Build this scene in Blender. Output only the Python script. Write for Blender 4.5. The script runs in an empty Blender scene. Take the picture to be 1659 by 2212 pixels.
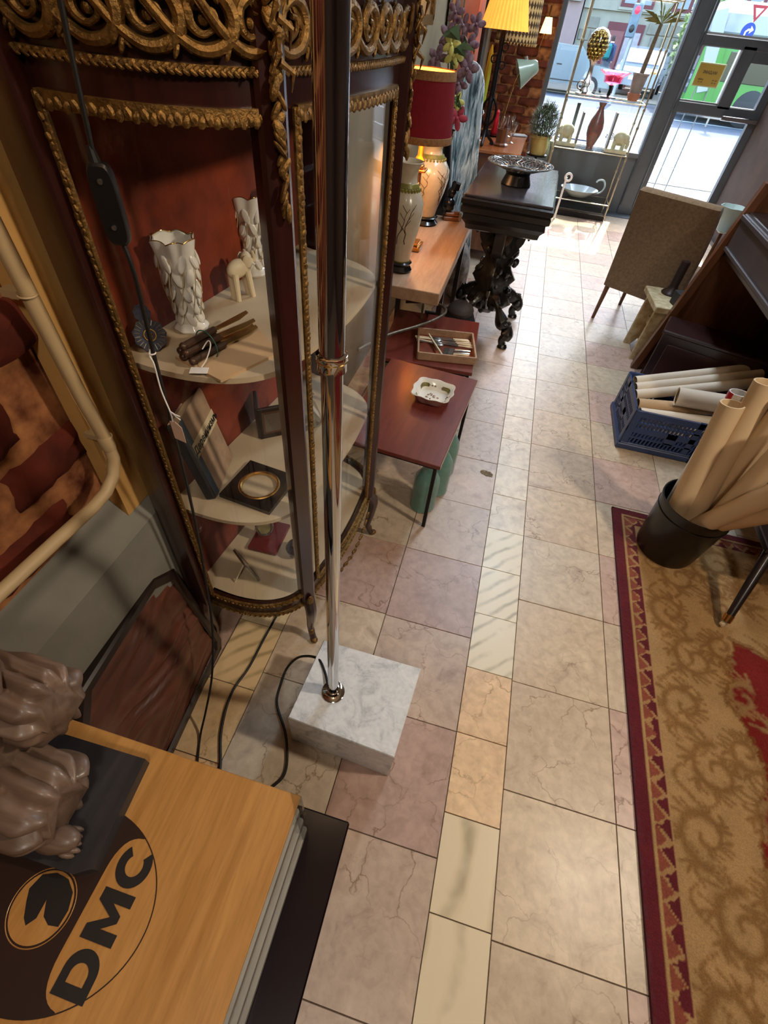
import bpy, math, random
import numpy as np
from mathutils import Vector, Matrix, Euler
random.seed(7)
PI = math.pi
S = bpy.context.scene
C = S.collection
def R(a): return math.radians(a)

# ------------------------------------------------------------------ camera
cam = bpy.data.objects.new('camera', bpy.data.cameras.new('camera')); C.objects.link(cam)
yaw, pitch, roll = -0.177363559, -0.824710239, 0.115751873
fw = Vector((math.sin(yaw)*math.cos(pitch), math.cos(yaw)*math.cos(pitch), math.sin(pitch)))
rt = Vector((math.cos(yaw), -math.sin(yaw), 0)); upv = rt.cross(fw)
r2 = rt*math.cos(roll)+upv*math.sin(roll); u2 = -rt*math.sin(roll)+upv*math.cos(roll)
mw = Matrix((r2, u2, -fw)).transposed().to_4x4(); mw.translation = Vector((0, 0, 1.6))
cam.matrix_world = mw
cam.data.sensor_fit = 'HORIZONTAL'; cam.data.sensor_width = 36.0
cam.data.lens = 36.0*1008.22/1659.0
cam.data.clip_start = 0.01; cam.data.clip_end = 300
S.camera = cam

# ------------------------------------------------------------------ sky, sun, lamps, exposure
W = bpy.data.worlds.new('sky'); S.world = W; W.use_nodes = True
wn = W.node_tree; bg = wn.nodes['Background']
sky = wn.nodes.new('ShaderNodeTexSky'); sky.sky_type = 'NISHITA'; sky.sun_disc = False
sky.sun_elevation = R(50); sky.sun_rotation = R(10); sky.air_density = 1.0; sky.dust_density = 2.0; sky.ozone_density = 1.0
wn.links.new(sky.outputs[0], bg.inputs[0]); bg.inputs[1].default_value = 1.15
def sunlight():
    l = bpy.data.lights.new('sun', 'SUN'); l.energy = 6.0; l.angle = R(0.6); l.color = (1, .95, .87)
    o = bpy.data.objects.new('sun', l); C.objects.link(o)
    o.rotation_euler = Vector((-0.18, -1.0, -1.35)).to_track_quat('-Z', 'Y').to_euler()
sunlight()
def arealight(name, loc, size, power, col, target, spread=180):
    l = bpy.data.lights.new(name, 'AREA'); l.shape = 'DISK'; l.size = size; l.energy = power; l.color = col; l.spread = R(spread)
    o = bpy.data.objects.new(name, l); C.objects.link(o); o.location = loc
    o.rotation_euler = (Vector(target)-Vector(loc)).to_track_quat('-Z', 'Y').to_euler()
arealight('ceiling_lamp_rear', (1.62, 0.72, 2.25), .16, 15, (1, .86, .68), (-0.3, 0.6, .5))
arealight('warm_fill_behind', (0.3, -0.9, 2.85), .4, 9, (1, .89, .74), (0.0, 0.3, 0))  # added warm fill light behind the camera, no fixture there
for yl in (3.3, 5.0):                                   # added cool fill, standing in for window daylight on the middle floor
    l = bpy.data.lights.new('cool_fill', 'AREA'); l.shape = 'RECTANGLE'; l.size = .18; l.size_y = 1.25; l.energy = 21; l.color = (.68, .84, 1)
    o = bpy.data.objects.new('cool_fill', l); C.objects.link(o); o.location = (.62, yl, 2.9)
def portal():
    l = bpy.data.lights.new('window_portal', 'AREA'); l.shape = 'RECTANGLE'; l.size = 2.4; l.size_y = 2.6
    l.cycles.is_portal = True
    o = bpy.data.objects.new('window_portal', l); C.objects.link(o); o.location = (1.1, 7.72, 1.45)
    o.rotation_euler = (R(-90), 0, 0)
portal()
vs = S.view_settings; vs.view_transform = 'Standard'; vs.look = 'None'; vs.gamma = 1.0; vs.use_curve_mapping = False
vs.exposure = 0.95
cy = S.cycles; cy.use_denoising = True; cy.max_bounces = 7; cy.diffuse_bounces = 3; cy.glossy_bounces = 4
cy.transparent_max_bounces = 24; cy.transmission_bounces = 6; cy.caustics_reflective = False; cy.caustics_refractive = False
cy.sample_clamp_indirect = 6.0; cy.use_adaptive_sampling = True; cy.adaptive_threshold = 0.035

# ------------------------------------------------------------------ materials
def lin(c):
    return tuple(((x/255)/12.92 if x/255 <= .04045 else ((x/255+.055)/1.055)**2.4) for x in c)
MATS = {}
def newmat(name):
    m = bpy.data.materials.new(name); m.use_nodes = True
    nt = m.node_tree; b = nt.nodes['Principled BSDF']; MATS[name] = m
    return m, nt, b
def ramp(nt, fac, stops):
    r = nt.nodes.new('ShaderNodeValToRGB'); e = r.color_ramp.elements
    while len(e) < len(stops): e.new(.5)
    for q, (p, c) in zip(e, stops): q.position = p; q.color = (*c[:3], 1)
    nt.links.new(fac, r.inputs[0]); return r.outputs[0]
def coords(nt, kind='Object', scale=(1, 1, 1), rot=(0, 0, 0)):
    t = nt.nodes.new('ShaderNodeTexCoord'); mp = nt.nodes.new('ShaderNodeMapping')
    mp.inputs['Scale'].default_value = scale; mp.inputs['Rotation'].default_value = rot
    nt.links.new(t.outputs[kind], mp.inputs[0]); return mp.outputs[0]
def noise(nt, vec, scale, detail=4, dist=0.0, rough=.55):
    n = nt.nodes.new('ShaderNodeTexNoise'); n.inputs['Scale'].default_value = scale; n.inputs['Detail'].default_value = detail
    n.inputs['Distortion'].default_value = dist; n.inputs['Roughness'].default_value = rough
    nt.links.new(vec, n.inputs['Vector']); return n.outputs[0]
def mix(nt, fac, a, b, typ='MIX'):
    m = nt.nodes.new('ShaderNodeMix'); m.data_type = 'RGBA'; m.blend_type = typ
    for i, v in ((0, fac), (6, a), (7, b)):
        if hasattr(v, 'node'): nt.links.new(v, m.inputs[i])
        elif i == 0: m.inputs[0].default_value = v
        else: m.inputs[i].default_value = (*v[:3], 1)
    return m.outputs[2]
def bump(nt, b, h, strength=.3, dist=.01):
    n = nt.nodes.new('ShaderNodeBump'); n.inputs['Strength'].default_value = strength; n.inputs['Distance'].default_value = dist
    nt.links.new(h, n.inputs['Height']); nt.links.new(n.outputs[0], b.inputs['Normal'])
def M(name, rgb, rough=.5, metal=0.0, var=.12, scale=9, bmp=0.0, bscale=60, spec=.5, coat=0.0, emit=0.0, sheen=0.0, stretch=(1, 1, 1), rgb2=None, kind='Object'):
    if name in MATS: return MATS[name]
    m, nt, b = newmat(name); c = lin(rgb)
    v = coords(nt, kind, stretch); n = noise(nt, v, scale)
    lo = lin(rgb2) if rgb2 else tuple(x*(1-var) for x in c); hi = c if rgb2 else tuple(min(1, x*(1+var)) for x in c)
    col = ramp(nt, n, [(.3, lo), (.7, hi)])
    nt.links.new(col, b.inputs['Base Color'])
    b.inputs['Roughness'].default_value = rough; b.inputs['Metallic'].default_value = metal
    b.inputs['Specular IOR Level'].default_value = spec; b.inputs['Coat Weight'].default_value = coat
    if coat: b.inputs['Coat Roughness'].default_value = .12
    if sheen: b.inputs['Sheen Weight'].default_value = sheen; b.inputs['Sheen Roughness'].default_value = .4
    if emit:
        nt.links.new(col, b.inputs['Emission Color']); b.inputs['Emission Strength'].default_value = emit
    if bmp: bump(nt, b, noise(nt, v, bscale, 5), bmp, .004)
    return m
def wood(name, c1, c2, axis=1, scale=5, rough=.4, coat=.2, bmp=.06):
    m, nt, b = newmat(name)
    st = [9, 9, 9]; st[axis] = .8
    v = coords(nt, 'Object', tuple(st)); n = noise(nt, v, scale, 6, .8); f = noise(nt, v, scale*7, 3, .2)
    a = ramp(nt, n, [(.28, lin(c1)), (.72, lin(c2))]); d = ramp(nt, f, [(.3, (.72, .72, .72)), (.6, (1, 1, 1))])
    nt.links.new(mix(nt, .55, a, d, 'MULTIPLY'), b.inputs['Base Color'])
    b.inputs['Roughness'].default_value = rough; b.inputs['Coat Weight'].default_value = coat; b.inputs['Coat Roughness'].default_value = .18
    bump(nt, b, n, bmp, .004); return m
def glassmat(name, tint=(1, 1, 1), refl=.09, rough=.02):
    m = bpy.data.materials.new(name); m.use_nodes = True; nt = m.node_tree; MATS[name] = m
    nt.nodes.remove(nt.nodes['Principled BSDF'])
    t = nt.nodes.new('ShaderNodeBsdfTransparent'); t.inputs[0].default_value = (*tint, 1)
    g = nt.nodes.new('ShaderNodeBsdfGlossy'); g.inputs['Roughness'].default_value = rough
    lw = nt.nodes.new('ShaderNodeLayerWeight'); lw.inputs[0].default_value = .25
    mp = nt.nodes.new('ShaderNodeMapRange'); mp.inputs[3].default_value = refl*.6; mp.inputs[4].default_value = min(1, refl*6)
    nt.links.new(lw.outputs['Facing'], mp.inputs[0])
    pw = nt.nodes.new('ShaderNodeMath'); pw.operation = 'POWER'; pw.inputs[1].default_value = 1.6
    nt.links.new(lw.outputs['Facing'], pw.inputs[0]); nt.links.new(pw.outputs[0], mp.inputs[0])
    x = nt.nodes.new('ShaderNodeMixShader'); nt.links.new(mp.outputs[0], x.inputs[0]); nt.links.new(t.outputs[0], x.inputs[1]); nt.links.new(g.outputs[0], x.inputs[2])
    nt.links.new(x.outputs[0], nt.nodes['Material Output'].inputs[0]); return m
glassmat('glass_clear', (1, 1, 1), .03); glassmat('glass_window', (.96, .985, .98), .05); glassmat('glass_green', (.84, .94, .91), .10, .05)
glassmat('glass_pink', (1, .35, .5), .12); glassmat('glass_cut', (.86, .88, .88), .25, .08); glassmat('glass_acrylic', (.80, .80, .78), .12, .08)
glassmat('glass_dark', (.16, .20, .24), .16)

def tile_material(name, striped=False, rot=45):
    m, nt, b = newmat(name)
    g = nt.nodes.new('ShaderNodeNewGeometry'); oi = nt.nodes.new('ShaderNodeObjectInfo')
    mul = nt.nodes.new('ShaderNodeVectorMath'); mul.operation = 'SCALE'; mul.inputs[0].default_value = (17, 31, 9)
    nt.links.new(oi.outputs['Random'], mul.inputs[3])
    ad = nt.nodes.new('ShaderNodeVectorMath'); nt.links.new(g.outputs['Position'], ad.inputs[0]); nt.links.new(mul.outputs[0], ad.inputs[1])
    v = ad.outputs[0]; base = oi.outputs['Color']
    if striped:
        w = nt.nodes.new('ShaderNodeTexWave'); w.inputs['Scale'].default_value = 6 if rot > 20 else 2.4; w.inputs['Distortion'].default_value = 2.6 if rot > 20 else 5.0; w.inputs['Detail'].default_value = 3; w.inputs['Detail Scale'].default_value = 1.2
        mp = nt.nodes.new('ShaderNodeMapping'); mp.inputs['Rotation'].default_value = (0, 0, R(rot)); nt.links.new(v, mp.inputs[0]); nt.links.new(mp.outputs[0], w.inputs[0])
        s = ramp(nt, w.outputs[0], [(.0, (.56, .55, .50)), (.22, (.88, .86, .82)), (.5, (1, 1, 1))])
        big = noise(nt, v, 6, 3); s2 = mix(nt, ramp(nt, big, [(.4, (0, 0, 0)), (.6, (1, 1, 1))]), s, (1, 1, 1))
        col = mix(nt, 1.0, base, s2, 'MULTIPLY')
    else:
        n1 = noise(nt, v, 9, 8, 1.2, .62); n2 = noise(nt, v, 34, 5, .4)
        c1 = mix(nt, 1.0, base, ramp(nt, n1, [(.25, (.66, .60, .56)), (.42, (.93, .90, .88)), (.6, (1.04, 1.03, 1.0)), (.78, (1.16, 1.14, 1.10))]), 'MULTIPLY')
        c2 = mix(nt, .5, c1, ramp(nt, n2, [(.35, (.72, .68, .64)), (.6, (1.05, 1.05, 1.05))]), 'MULTIPLY')
        wv = nt.nodes.new('ShaderNodeVectorMath'); wv.operation = 'MULTIPLY_ADD'
        nn = nt.nodes.new('ShaderNodeTexNoise'); nn.inputs['Scale'].default_value = 11; nn.inputs['Detail'].default_value = 6; nt.links.new(v, nn.inputs['Vector'])
        nt.links.new(nn.outputs['Color'], wv.inputs[0]); wv.inputs[1].default_value = (.16, .16, .16); nt.links.new(v, wv.inputs[2])
        vo = nt.nodes.new('ShaderNodeTexVoronoi'); vo.feature = 'DISTANCE_TO_EDGE'; vo.inputs['Scale'].default_value = 5.5; nt.links.new(wv.outputs[0], vo.inputs['Vector'])
        msk = noise(nt, v, 4.5, 2); crack = ramp(nt, vo.outputs[0], [(.0, (.42, .34, .28)), (.007, (.78, .72, .66)), (.018, (1, 1, 1))])
        col = mix(nt, ramp(nt, msk, [(.42, (0, 0, 0)), (.60, (1, 1, 1))]), c2, mix(nt, 1.0, c2, crack, 'MULTIPLY'))
    nt.links.new(col, b.inputs['Base Color'])
    rn = noise(nt, g.outputs['Position'], 5, 6); rr = nt.nodes.new('ShaderNodeMapRange'); rr.inputs[3].default_value = .30; rr.inputs[4].default_value = .48
    nt.links.new(rn, rr.inputs[0]); nt.links.new(rr.outputs[0], b.inputs['Roughness'])
    b.inputs['Specular IOR Level'].default_value = .62; b.inputs['Coat Weight'].default_value = .06; b.inputs['Coat Roughness'].default_value = .3
    bump(nt, b, noise(nt, v, 26, 6), .04, .004); return m
tile_material('tile_marble'); tile_material('tile_striped', True); tile_material('tile_streaked', True, 8)

wood('mahogany', (34, 13, 11), (54, 21, 17), 2, 4, .28, .5)
wood('walnut_dark', (24, 15, 12), (44, 27, 20), 1, 4, .38, .3)
wood('wood_orange', (168, 116, 58), (194, 142, 80), 1, 3.2, .33, .35, .03)
wood('wood_red', (98, 38, 30), (122, 54, 44), 1, 2.5, .34, .3, .03)
wood('wood_beige', (160, 126, 98), (184, 150, 122), 1, 3, .42, .1)
wood('wood_brown', (92, 54, 32), (122, 74, 44), 2, 3, .36, .2)
wood('wood_sideboard', (150, 84, 44), (184, 112, 64), 0, 3, .25, .4)
wood('wood_statue', (82, 62, 50), (128, 104, 88), 0, 3, .45, .1, .3)
wood('wood_plaque', (74, 40, 28), (112, 62, 44), 1, 3, .42, .15, .3)
wood('wood_base_black', (26, 24, 26), (50, 46, 48), 1, 3, .5, .05)
M('gilt', (128, 96, 50), .45, .75, .5, 90, .6, 200)
M('brass', (206, 150, 74), .22, .95, .12, 14)
M('gold_bright', (222, 180, 104), .2, .95, .1, 20)
M('velvet_red', (152, 62, 28), .9, 0, .5, 7, .2, 90, .2, sheen=.5, rgb2=(80, 28, 14))
M('shelf_cloth', (192, 172, 142), .85, 0, .06, 14, .15, 220, .2)
M('chrome', (200, 200, 202), .06, 1.0, .02, 3)
M('silver', (170, 168, 162), .25, .95, .2, 30)
M('black_iron', (22, 20, 20), .38, .5, .2, 20, .15, 80)
M('black_lacquer', (17, 14, 15), .22, 0, .15, 10, .1, 60, .5, .4)
M('console_dark', (26, 21, 19), .30, 0, .25, 16, .3, 50, .5, .3)
M('plastic_black', (20, 18, 18), .38, 0, .1, 20)
M('rubber_black', (17, 15, 14), .5, 0, .1, 20)
M('purple_lacquer', (20, 9, 15), .22, 0, .1, 6, 0, 60, .4, .1)
M('porcelain', (236, 230, 218), .18, 0, .03, 8, 0, 60, .5, .4)
M('porcelain_crackle', (186, 170, 146), .24, 0, .06, 30, .12, 160, .5, .3)
M('ivory', (226, 208, 172), .45, 0, .06, 18, .1, 60)
M('paper_white', (208, 180, 142), .7, 0, .04, 6, .05, 120)
M('paper_pale', (224, 208, 186), .7, 0, .04, 6, .05, 120)
M('paper_tan', (196, 162, 122), .75, 0, .08, 8, .05, 120)
M('label_white', (236, 230, 224), .7, 0, .02, 8)
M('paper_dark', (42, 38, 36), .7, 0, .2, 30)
M('leather_red', (104, 28, 30), .4, 0, .12, 24, .15, 140)
M('ink_black', (24, 20, 20), .5, 0, .05, 8)
M('print_brown', (44, 28, 22), .38, 0, .06, 8)
M('plaster_grey', (122, 118, 108), .85, 0, .16, 5, .25, 40, .2)
M('plaster_yellow', (198, 152, 88), .8, 0, .10, 9, .4, 30, .2)
M('plaster_cream', (142, 128, 104), .85, 0, .12, 4, .3, 30, .2)
M('plaster_pink', (196, 122, 100), .85, 0, .14, 6, .3, 30, .2)
M('mortar', (176, 118, 74), .95, 0, .35, 15, 1.0, 30, .1, rgb2=(72, 32, 22))
M('brick', (98, 40, 26), .9, 0, .35, 9, .9, 26, .15, rgb2=(54, 22, 16))
M('brick_far', (118, 62, 42), .9, 0, .3, 9, .6, 30, .15, rgb2=(78, 38, 28))
M('pipe_cream', (178, 152, 112), .5, 0, .05, 6, .1, 40)
M('ceiling_paint', (206, 190, 168), .9, 0, .05, 3)
M('wall_dark', (74, 56, 46), .9, 0, .25, 3, .3, 20)
M('grout', (104, 90, 76), .95, 0, .2, 20, .3, 80)
M('steel_frame', (96, 100, 104), .42, .35, .08, 8)
M('steel_panel', (104, 108, 112), .5, .15, .06, 4)
M('marble_white', (212, 210, 208), .22, 0, .16, 12, .05, 60, .5, .3)
M('fabric_brown', (128, 102, 76), .95, 0, .2, 60, .5, 260, .1, sheen=.3)
M('crate_blue', (48, 66, 108), .42, 0, .1, 10)
M('bucket_black', (16, 15, 15), .33, 0, .08, 12)
M('cream_paint', (222, 208, 170), .6, 0, .2, 22, .4, 30, rgb2=(176, 146, 100))
M('shade_red', (104, 18, 24), .85, 0, .08, 30, .2, 200, .2, emit=.04)
M('shade_inner', (255, 176, 72), .9, 0, .04, 4, emit=1.6)
M('shade_pleat', (232, 150, 58), .9, 0, .10, 8, emit=.75)
M('shade_lit', (255, 214, 140), .9, 0, .05, 4, emit=1.6)
M('braid', (128, 86, 44), .8, 0, .3, 90, .5, 200)
M('tulip_glass', (196, 214, 208), .3, 0, .03, 5)
M('green_enamel', (150, 170, 150), .3, 0, .08, 8, coat=.3)
M('candle_green', (176, 190, 60), .45, 0, .05, 6)
M('petal_purple', (88, 40, 58), .7, 0, .4, 40, rgb2=(146, 122, 128))
M('petal_yellow', (206, 200, 110), .7, 0, .2, 30)
M('petal_red', (168, 56, 72), .7, 0, .3, 30)
M('leaf_green', (66, 84, 48), .6, 0, .3, 20)
M('leaf_grey', (104, 118, 92), .65, 0, .3, 30)
M('pot_yellow', (196, 170, 100), .5, 0, .08, 8)
M('pot_stone', (150, 136, 126), .7, 0, .2, 14, .3, 40)
M('pot_terracotta', (176, 112, 84), .7, 0, .15, 14)
M('bark', (116, 98, 74), .9, 0, .35, 40, .8, 60)
M('red_gloss', (190, 24, 34), .3, 0, .05, 8)
M('tray_grey', (146, 150, 152), .4, .4, .1, 8)
M('denim', (60, 66, 84), .9, 0, .2, 60)
M('sequin_blue', (26, 32, 52), .45, .3, .6, 70, .5, 180)
M('asphalt', (76, 81, 90), .9, 0, .08, 6, .3, 80)
M('roadline', (190, 192, 194), .8, 0, .03, 6)
M('car_silver', (96, 106, 112), .25, .4, .04, 4, coat=.5)
M('car_white', (170, 174, 178), .25, .1, .03, 4, coat=.5)
M('car_yellow', (190, 130, 12), .3, 0, .05, 4, coat=.5)
M('bus_green', (52, 122, 30), .35, 0, .05, 4, coat=.4)
M('bus_white', (150, 154, 154), .35, 0, .03, 4, coat=.4)
M('facade_cream', (140, 134, 118), .9, 0, .08, 3, .2, 20)
M('facade_pink', (140, 116, 110), .9, 0, .06, 3, .2, 20)
M('facade_stone', (118, 112, 98), .9, 0, .12, 5, .3, 20)
M('window_red', (92, 34, 34), .6, 0, .1, 6)
M('window_pale', (120, 128, 132), .3, 0, .1, 4)
M('sign_yellow', (170, 124, 24), .6, 0, .05, 4)
M('sign_cream', (190, 180, 130), .6, 0, .02, 4)
M('sign_text', (70, 48, 8), .7, 0, .05, 4)
M('sign_red', (150, 16, 26), .5, 0, .03, 4)
M('sign_blue', (14, 48, 130), .5, 0, .03, 4)
M('sign_white', (244, 244, 244), .5, 0, .02, 4)
M('skin', (206, 160, 132), .6, 0, .05, 8)
M('cloth_grey', (104, 108, 116), .9, 0, .1, 8)
M('cloth_navy', (56, 66, 92), .9, 0, .1, 8)
M('cloth_teal', (40, 120, 116), .8, 0, .1, 8)
M('hair_dark', (56, 40, 32), .7, 0, .2, 20)
M('pale_glass', (176, 190, 194), .15, 0, .06, 6, coat=.4)
M('vase_painted', (150, 84, 72), .35, 0, .5, 30, coat=.3, rgb2=(96, 84, 76))

M('bottle_glass', (120, 164, 152), .12, 0, .1, 12, coat=.5).node_tree.nodes['Principled BSDF'].inputs['Alpha'].default_value = .55
def panel_marbled():
    m, nt, b = newmat('marbled_blue'); v = coords(nt, 'Object', (15, 1, 1.5)); n = noise(nt, v, 2.4, 6, 1.0, .6)
    nt.links.new(ramp(nt, n, [(.34, lin((56, 70, 80))), (.44, lin((150, 172, 180))), (.5, lin((236, 240, 240))), (.56, lin((150, 176, 184))), (.66, lin((64, 84, 94)))]), b.inputs['Base Color'])
    b.inputs['Roughness'].default_value = .45
panel_marbled()
def cobble():
    m, nt, b = newmat('cobble'); v = coords(nt, 'Object', (1, 1, 1))
    vo = nt.nodes.new('ShaderNodeTexVoronoi'); vo.feature = 'DISTANCE_TO_EDGE'; vo.inputs['Scale'].default_value = 9; nt.links.new(v, vo.inputs['Vector'])
    c = ramp(nt, vo.outputs[0], [(.0, lin((50, 48, 46))), (.12, lin((126, 122, 116))), (.5, lin((150, 146, 140)))])
    nt.links.new(c, b.inputs['Base Color']); b.inputs['Roughness'].default_value = .8; bump(nt, b, vo.outputs[0], .8, .02)
cobble()
def rugmat():
    m, nt, b = newmat('rug_pile'); a = nt.nodes.new('ShaderNodeVertexColor'); a.layer_name = 'pile'
    v = coords(nt, 'Object'); n = noise(nt, v, 260, 3); w = ramp(nt, n, [(.3, (.7, .7, .7)), (.7, (1.08, 1.08, 1.08))])
    nt.links.new(mix(nt, .8, a.outputs[0], w, 'MULTIPLY'), b.inputs['Base Color']); b.inputs['Roughness'].default_value = 1
    b.inputs['Specular IOR Level'].default_value = .1; b.inputs['Sheen Weight'].default_value = .1; bump(nt, b, n, .8, .004)
rugmat()

# ------------------------------------------------------------------ mesh builder
class MB:
    def __init__(s): s.v = []; s.f = []; s.mi = []
    def add(s, vs, fs, m=None):
        o = len(s.v)
        s.v += [tuple(m @ Vector(p)) if m is not None else tuple(p) for p in vs]
        s.f += [tuple(i+o for i in q) for q in fs]; return s
    def box(s, c, d, rot=(0, 0, 0), bev=0.0, taper=1.0):
        m = Matrix.Translation(c) @ Euler(rot).to_matrix().to_4x4()
        x, y, z = (q/2 for q in d)
        if bev <= 0:
            vs = [(sx*x*(taper if sz > 0 else 1), sy*y*(taper if sz > 0 else 1), sz*z) for sz in (-1, 1) for sy in (-1, 1) for sx in (-1, 1)]
            return s.add(vs, [(0, 2, 3, 1), (4, 5, 7, 6), (0, 1, 5, 4), (2, 6, 7, 3), (0, 4, 6, 2), (1, 3, 7, 5)], m)
        b = min(bev, x*.9, y*.9, z*.9)
        rings = []
        for zz, ins in ((-z, b), (-z+b, 0), (z-b, 0), (z, b)):
            k = taper if zz > 0 else 1
            X, Y = (x-ins)*k, (y-ins)*k; xb, yb = (x-b)*k, (y-b)*k
            if ins: rings.append([(-X, -Y, zz), (-X, -Y, zz), (X, -Y, zz), (X, -Y, zz), (X, Y, zz), (X, Y, zz), (-X, Y, zz), (-X, Y, zz)])
            else: rings.append([(-X, -yb, zz), (-xb, -Y, zz), (xb, -Y, zz), (X, -yb, zz), (X, yb, zz), (xb, Y, zz), (-xb, Y, zz), (-X, yb, zz)])
        return s.loft(rings, m=m)
    def loft(s, rings, cap=True, m=None, closed=True):
        n = len(rings[0]); vs = [p for r in rings for p in r]; fs = []
        for i in range(len(rings)-1):
            for j in range(n if closed else n-1):
                k = (j+1) % n
                fs.append((i*n+j, i*n+k, (i+1)*n+k, (i+1)*n+j))
        if cap: fs.append(tuple(reversed(range(n)))); fs.append(tuple((len(rings)-1)*n+j for j in range(n)))
        return s.add(vs, fs, m)
    def lathe(s, prof, seg=24, o=(0, 0, 0), m=None, cap=True, wob=None):
        rings = []
        for r, z in prof:
            rings.append([(o[0]+r*(1 if wob is None else wob(2*PI*j/seg, z))*math.cos(2*PI*j/seg), o[1]+r*(1 if wob is None else wob(2*PI*j/seg, z))*math.sin(2*PI*j/seg), o[2]+z) for j in range(seg)])
        return s.loft(rings, cap, m)
    def cyl(s, a, b, r0, r1=None, seg=14, cap=True):
        a = Vector(a); b = Vector(b); d = b-a; L = d.length
        m = Matrix.Translation(a) @ d.to_track_quat('Z', 'Y').to_matrix().to_4x4()
        return s.lathe([(r0, 0), (r0 if r1 is None else r1, L)], seg, m=m, cap=cap)
    def tube(s, pts, r, seg=8, cap=True):
        P = [Vector(p) for p in pts]; n = len(P); rr = r if hasattr(r, '__len__') else [r]*n
        rings = []; up = Vector((0, 0, 1))
        t0 = (P[1]-P[0]).normalized(); a = t0.orthogonal().normalized()
        for i in range(n):
            t = (P[min(i+1, n-1)]-P[max(i-1, 0)])
            t = t.normalized() if t.length > 1e-9 else t0
            a = (a-t*a.dot(t)); a = a.normalized() if a.length > 1e-6 else t.orthogonal().normalized(); b = t.cross(a)
            rings.append([tuple(P[i]+rr[i]*(a*math.cos(2*PI*j/seg)+b*math.sin(2*PI*j/seg))) for j in range(seg)])
        return s.loft(rings, cap)
    def prism(s, poly, z0, z1, m=None):
        n = len(poly); vs = [(x, y, z0) for x, y in poly]+[(x, y, z1) for x, y in poly]
        fs = [tuple(reversed(range(n))), tuple(range(n, 2*n))]+[(i, (i+1) % n, n+(i+1) % n, n+i) for i in range(n)]
        return s.add(vs, fs, m)
    def ell(s, c, r, seg=12, rings=8, rot=(0, 0, 0)):
        m = Matrix.Translation(c) @ Euler(rot).to_matrix().to_4x4() @ Matrix.Diagonal((*((r,)*3 if not hasattr(r, '__len__') else r), 1))
        return s.lathe([(max(1e-4, math.sin(PI*i/rings)), -math.cos(PI*i/rings)) for i in range(rings+1)], seg, m=m)
    def torus(s, c, R0, r, seg=32, sub=8, m=None):
        vs = []; fs = []
        for i in range(seg):
            a = 2*PI*i/seg
            for j in range(sub):
                b = 2*PI*j/sub; q = R0+r*math.cos(b)
                vs.append((c[0]+q*math.cos(a), c[1]+q*math.sin(a), c[2]+r*math.sin(b)))
        for i in range(seg):
            for j in range(sub):
                fs.append((i*sub+j, ((i+1) % seg)*sub+j, ((i+1) % seg)*sub+(j+1) % sub, i*sub+(j+1) % sub))
        return s.add(vs, fs, m)
    def wallstrip(s, pts, z0, z1, d, side=1):
        # vertical strip along plan points with thickness d
        P = [Vector((p[0], p[1], 0)) for p in pts]; n = len(P); off = []
        for i in range(n):
            t = (P[min(i+1, n-1)]-P[max(0, i-1)]).normalized(); off.append(P[i]+Vector((-t.y, t.x, 0))*d*side)
        rings = [[(P[i].x, P[i].y, z0), (off[i].x, off[i].y, z0), (off[i].x, off[i].y, z1), (P[i].x, P[i].y, z1)] for i in range(n)]
        return s.loft(rings)
def link(name, me, parent=None, loc=(0, 0, 0), rot=(0, 0, 0)):
    o = bpy.data.objects.new(name, me); C.objects.link(o); o.location = loc; o.rotation_euler = rot
    if parent: o.parent = parent
    return o
def mesh(name, mb, mat, smooth=True, angle=35):
    me = bpy.data.meshes.new(name); me.from_pydata(mb.v, [], mb.f); me.validate()
    me.materials.append(MATS[mat] if isinstance(mat, str) else mat)
    import bmesh
    bm = bmesh.new(); bm.from_mesh(me); bmesh.ops.recalc_face_normals(bm, faces=bm.faces); bm.to_mesh(me); bm.free()
    if smooth:
        me.polygons.foreach_set('use_smooth', [True]*len(me.polygons)); me.set_sharp_from_angle(angle=R(angle))
    return me
def obj(name, mb, mat, parent=None, loc=(0, 0, 0), rot=(0, 0, 0), smooth=True, angle=35):
    return link(name, mesh(name, mb, mat, smooth, angle), parent, loc, rot)
def tag(o, label, cat, group=None):
    o['label'] = label; o['category'] = cat
    if group: o['group'] = group
    return o
def thing(name, label, cat, loc=(0, 0, 0), rotz=0, group=None):
    o = bpy.data.objects.new(name, None); C.objects.link(o); o.location = loc; o.rotation_euler = (0, 0, rotz); o.empty_display_size = .05
    return tag(o, label, cat, group)
def struct(name, mb, mat, parent=None, smooth=False, **k):
    o = obj(name, mb, mat, parent, smooth=smooth, **k)
    if parent is None: o['kind'] = 'structure'
    return o
def text(name, body, mat, size, parent=None, m=None, ext=.0004, offset=0.0, align='LEFT', sx=1.0):
    cu = bpy.data.curves.new(name, 'FONT'); cu.body = body; cu.size = size; cu.extrude = ext; cu.offset = offset; cu.align_x = align; cu.resolution_u = 3
    t = bpy.data.objects.new(name+'_c', cu); C.objects.link(t); bpy.context.view_layer.update()
    me = bpy.data.meshes.new_from_object(t.evaluated_get(bpy.context.evaluated_depsgraph_get())); bpy.data.objects.remove(t)
    me.name = name; me.materials.clear(); me.materials.append(MATS[mat])
    mm = (m if m is not None else Matrix()) @ Matrix.Diagonal((sx, 1, 1, 1)); me.transform(mm)
    return link(name, me, parent)
def copytree(o, loc, rotz=None, label=None, parent=None):
    c = o.copy(); C.objects.link(c); c.parent = parent
    if parent is None:
        c.location = loc
        if rotz is not None: c.rotation_euler = (0, 0, rotz)
        if label: c['label'] = label
    for ch in list(o.children): copytree(ch, None, parent=c)
    return c
def bez(a, c, b, n): return [tuple(((1-t)**2)*Vector(a)+2*t*(1-t)*Vector(c)+t*t*Vector(b)) for t in (i/n for i in range(n+1))]
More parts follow.
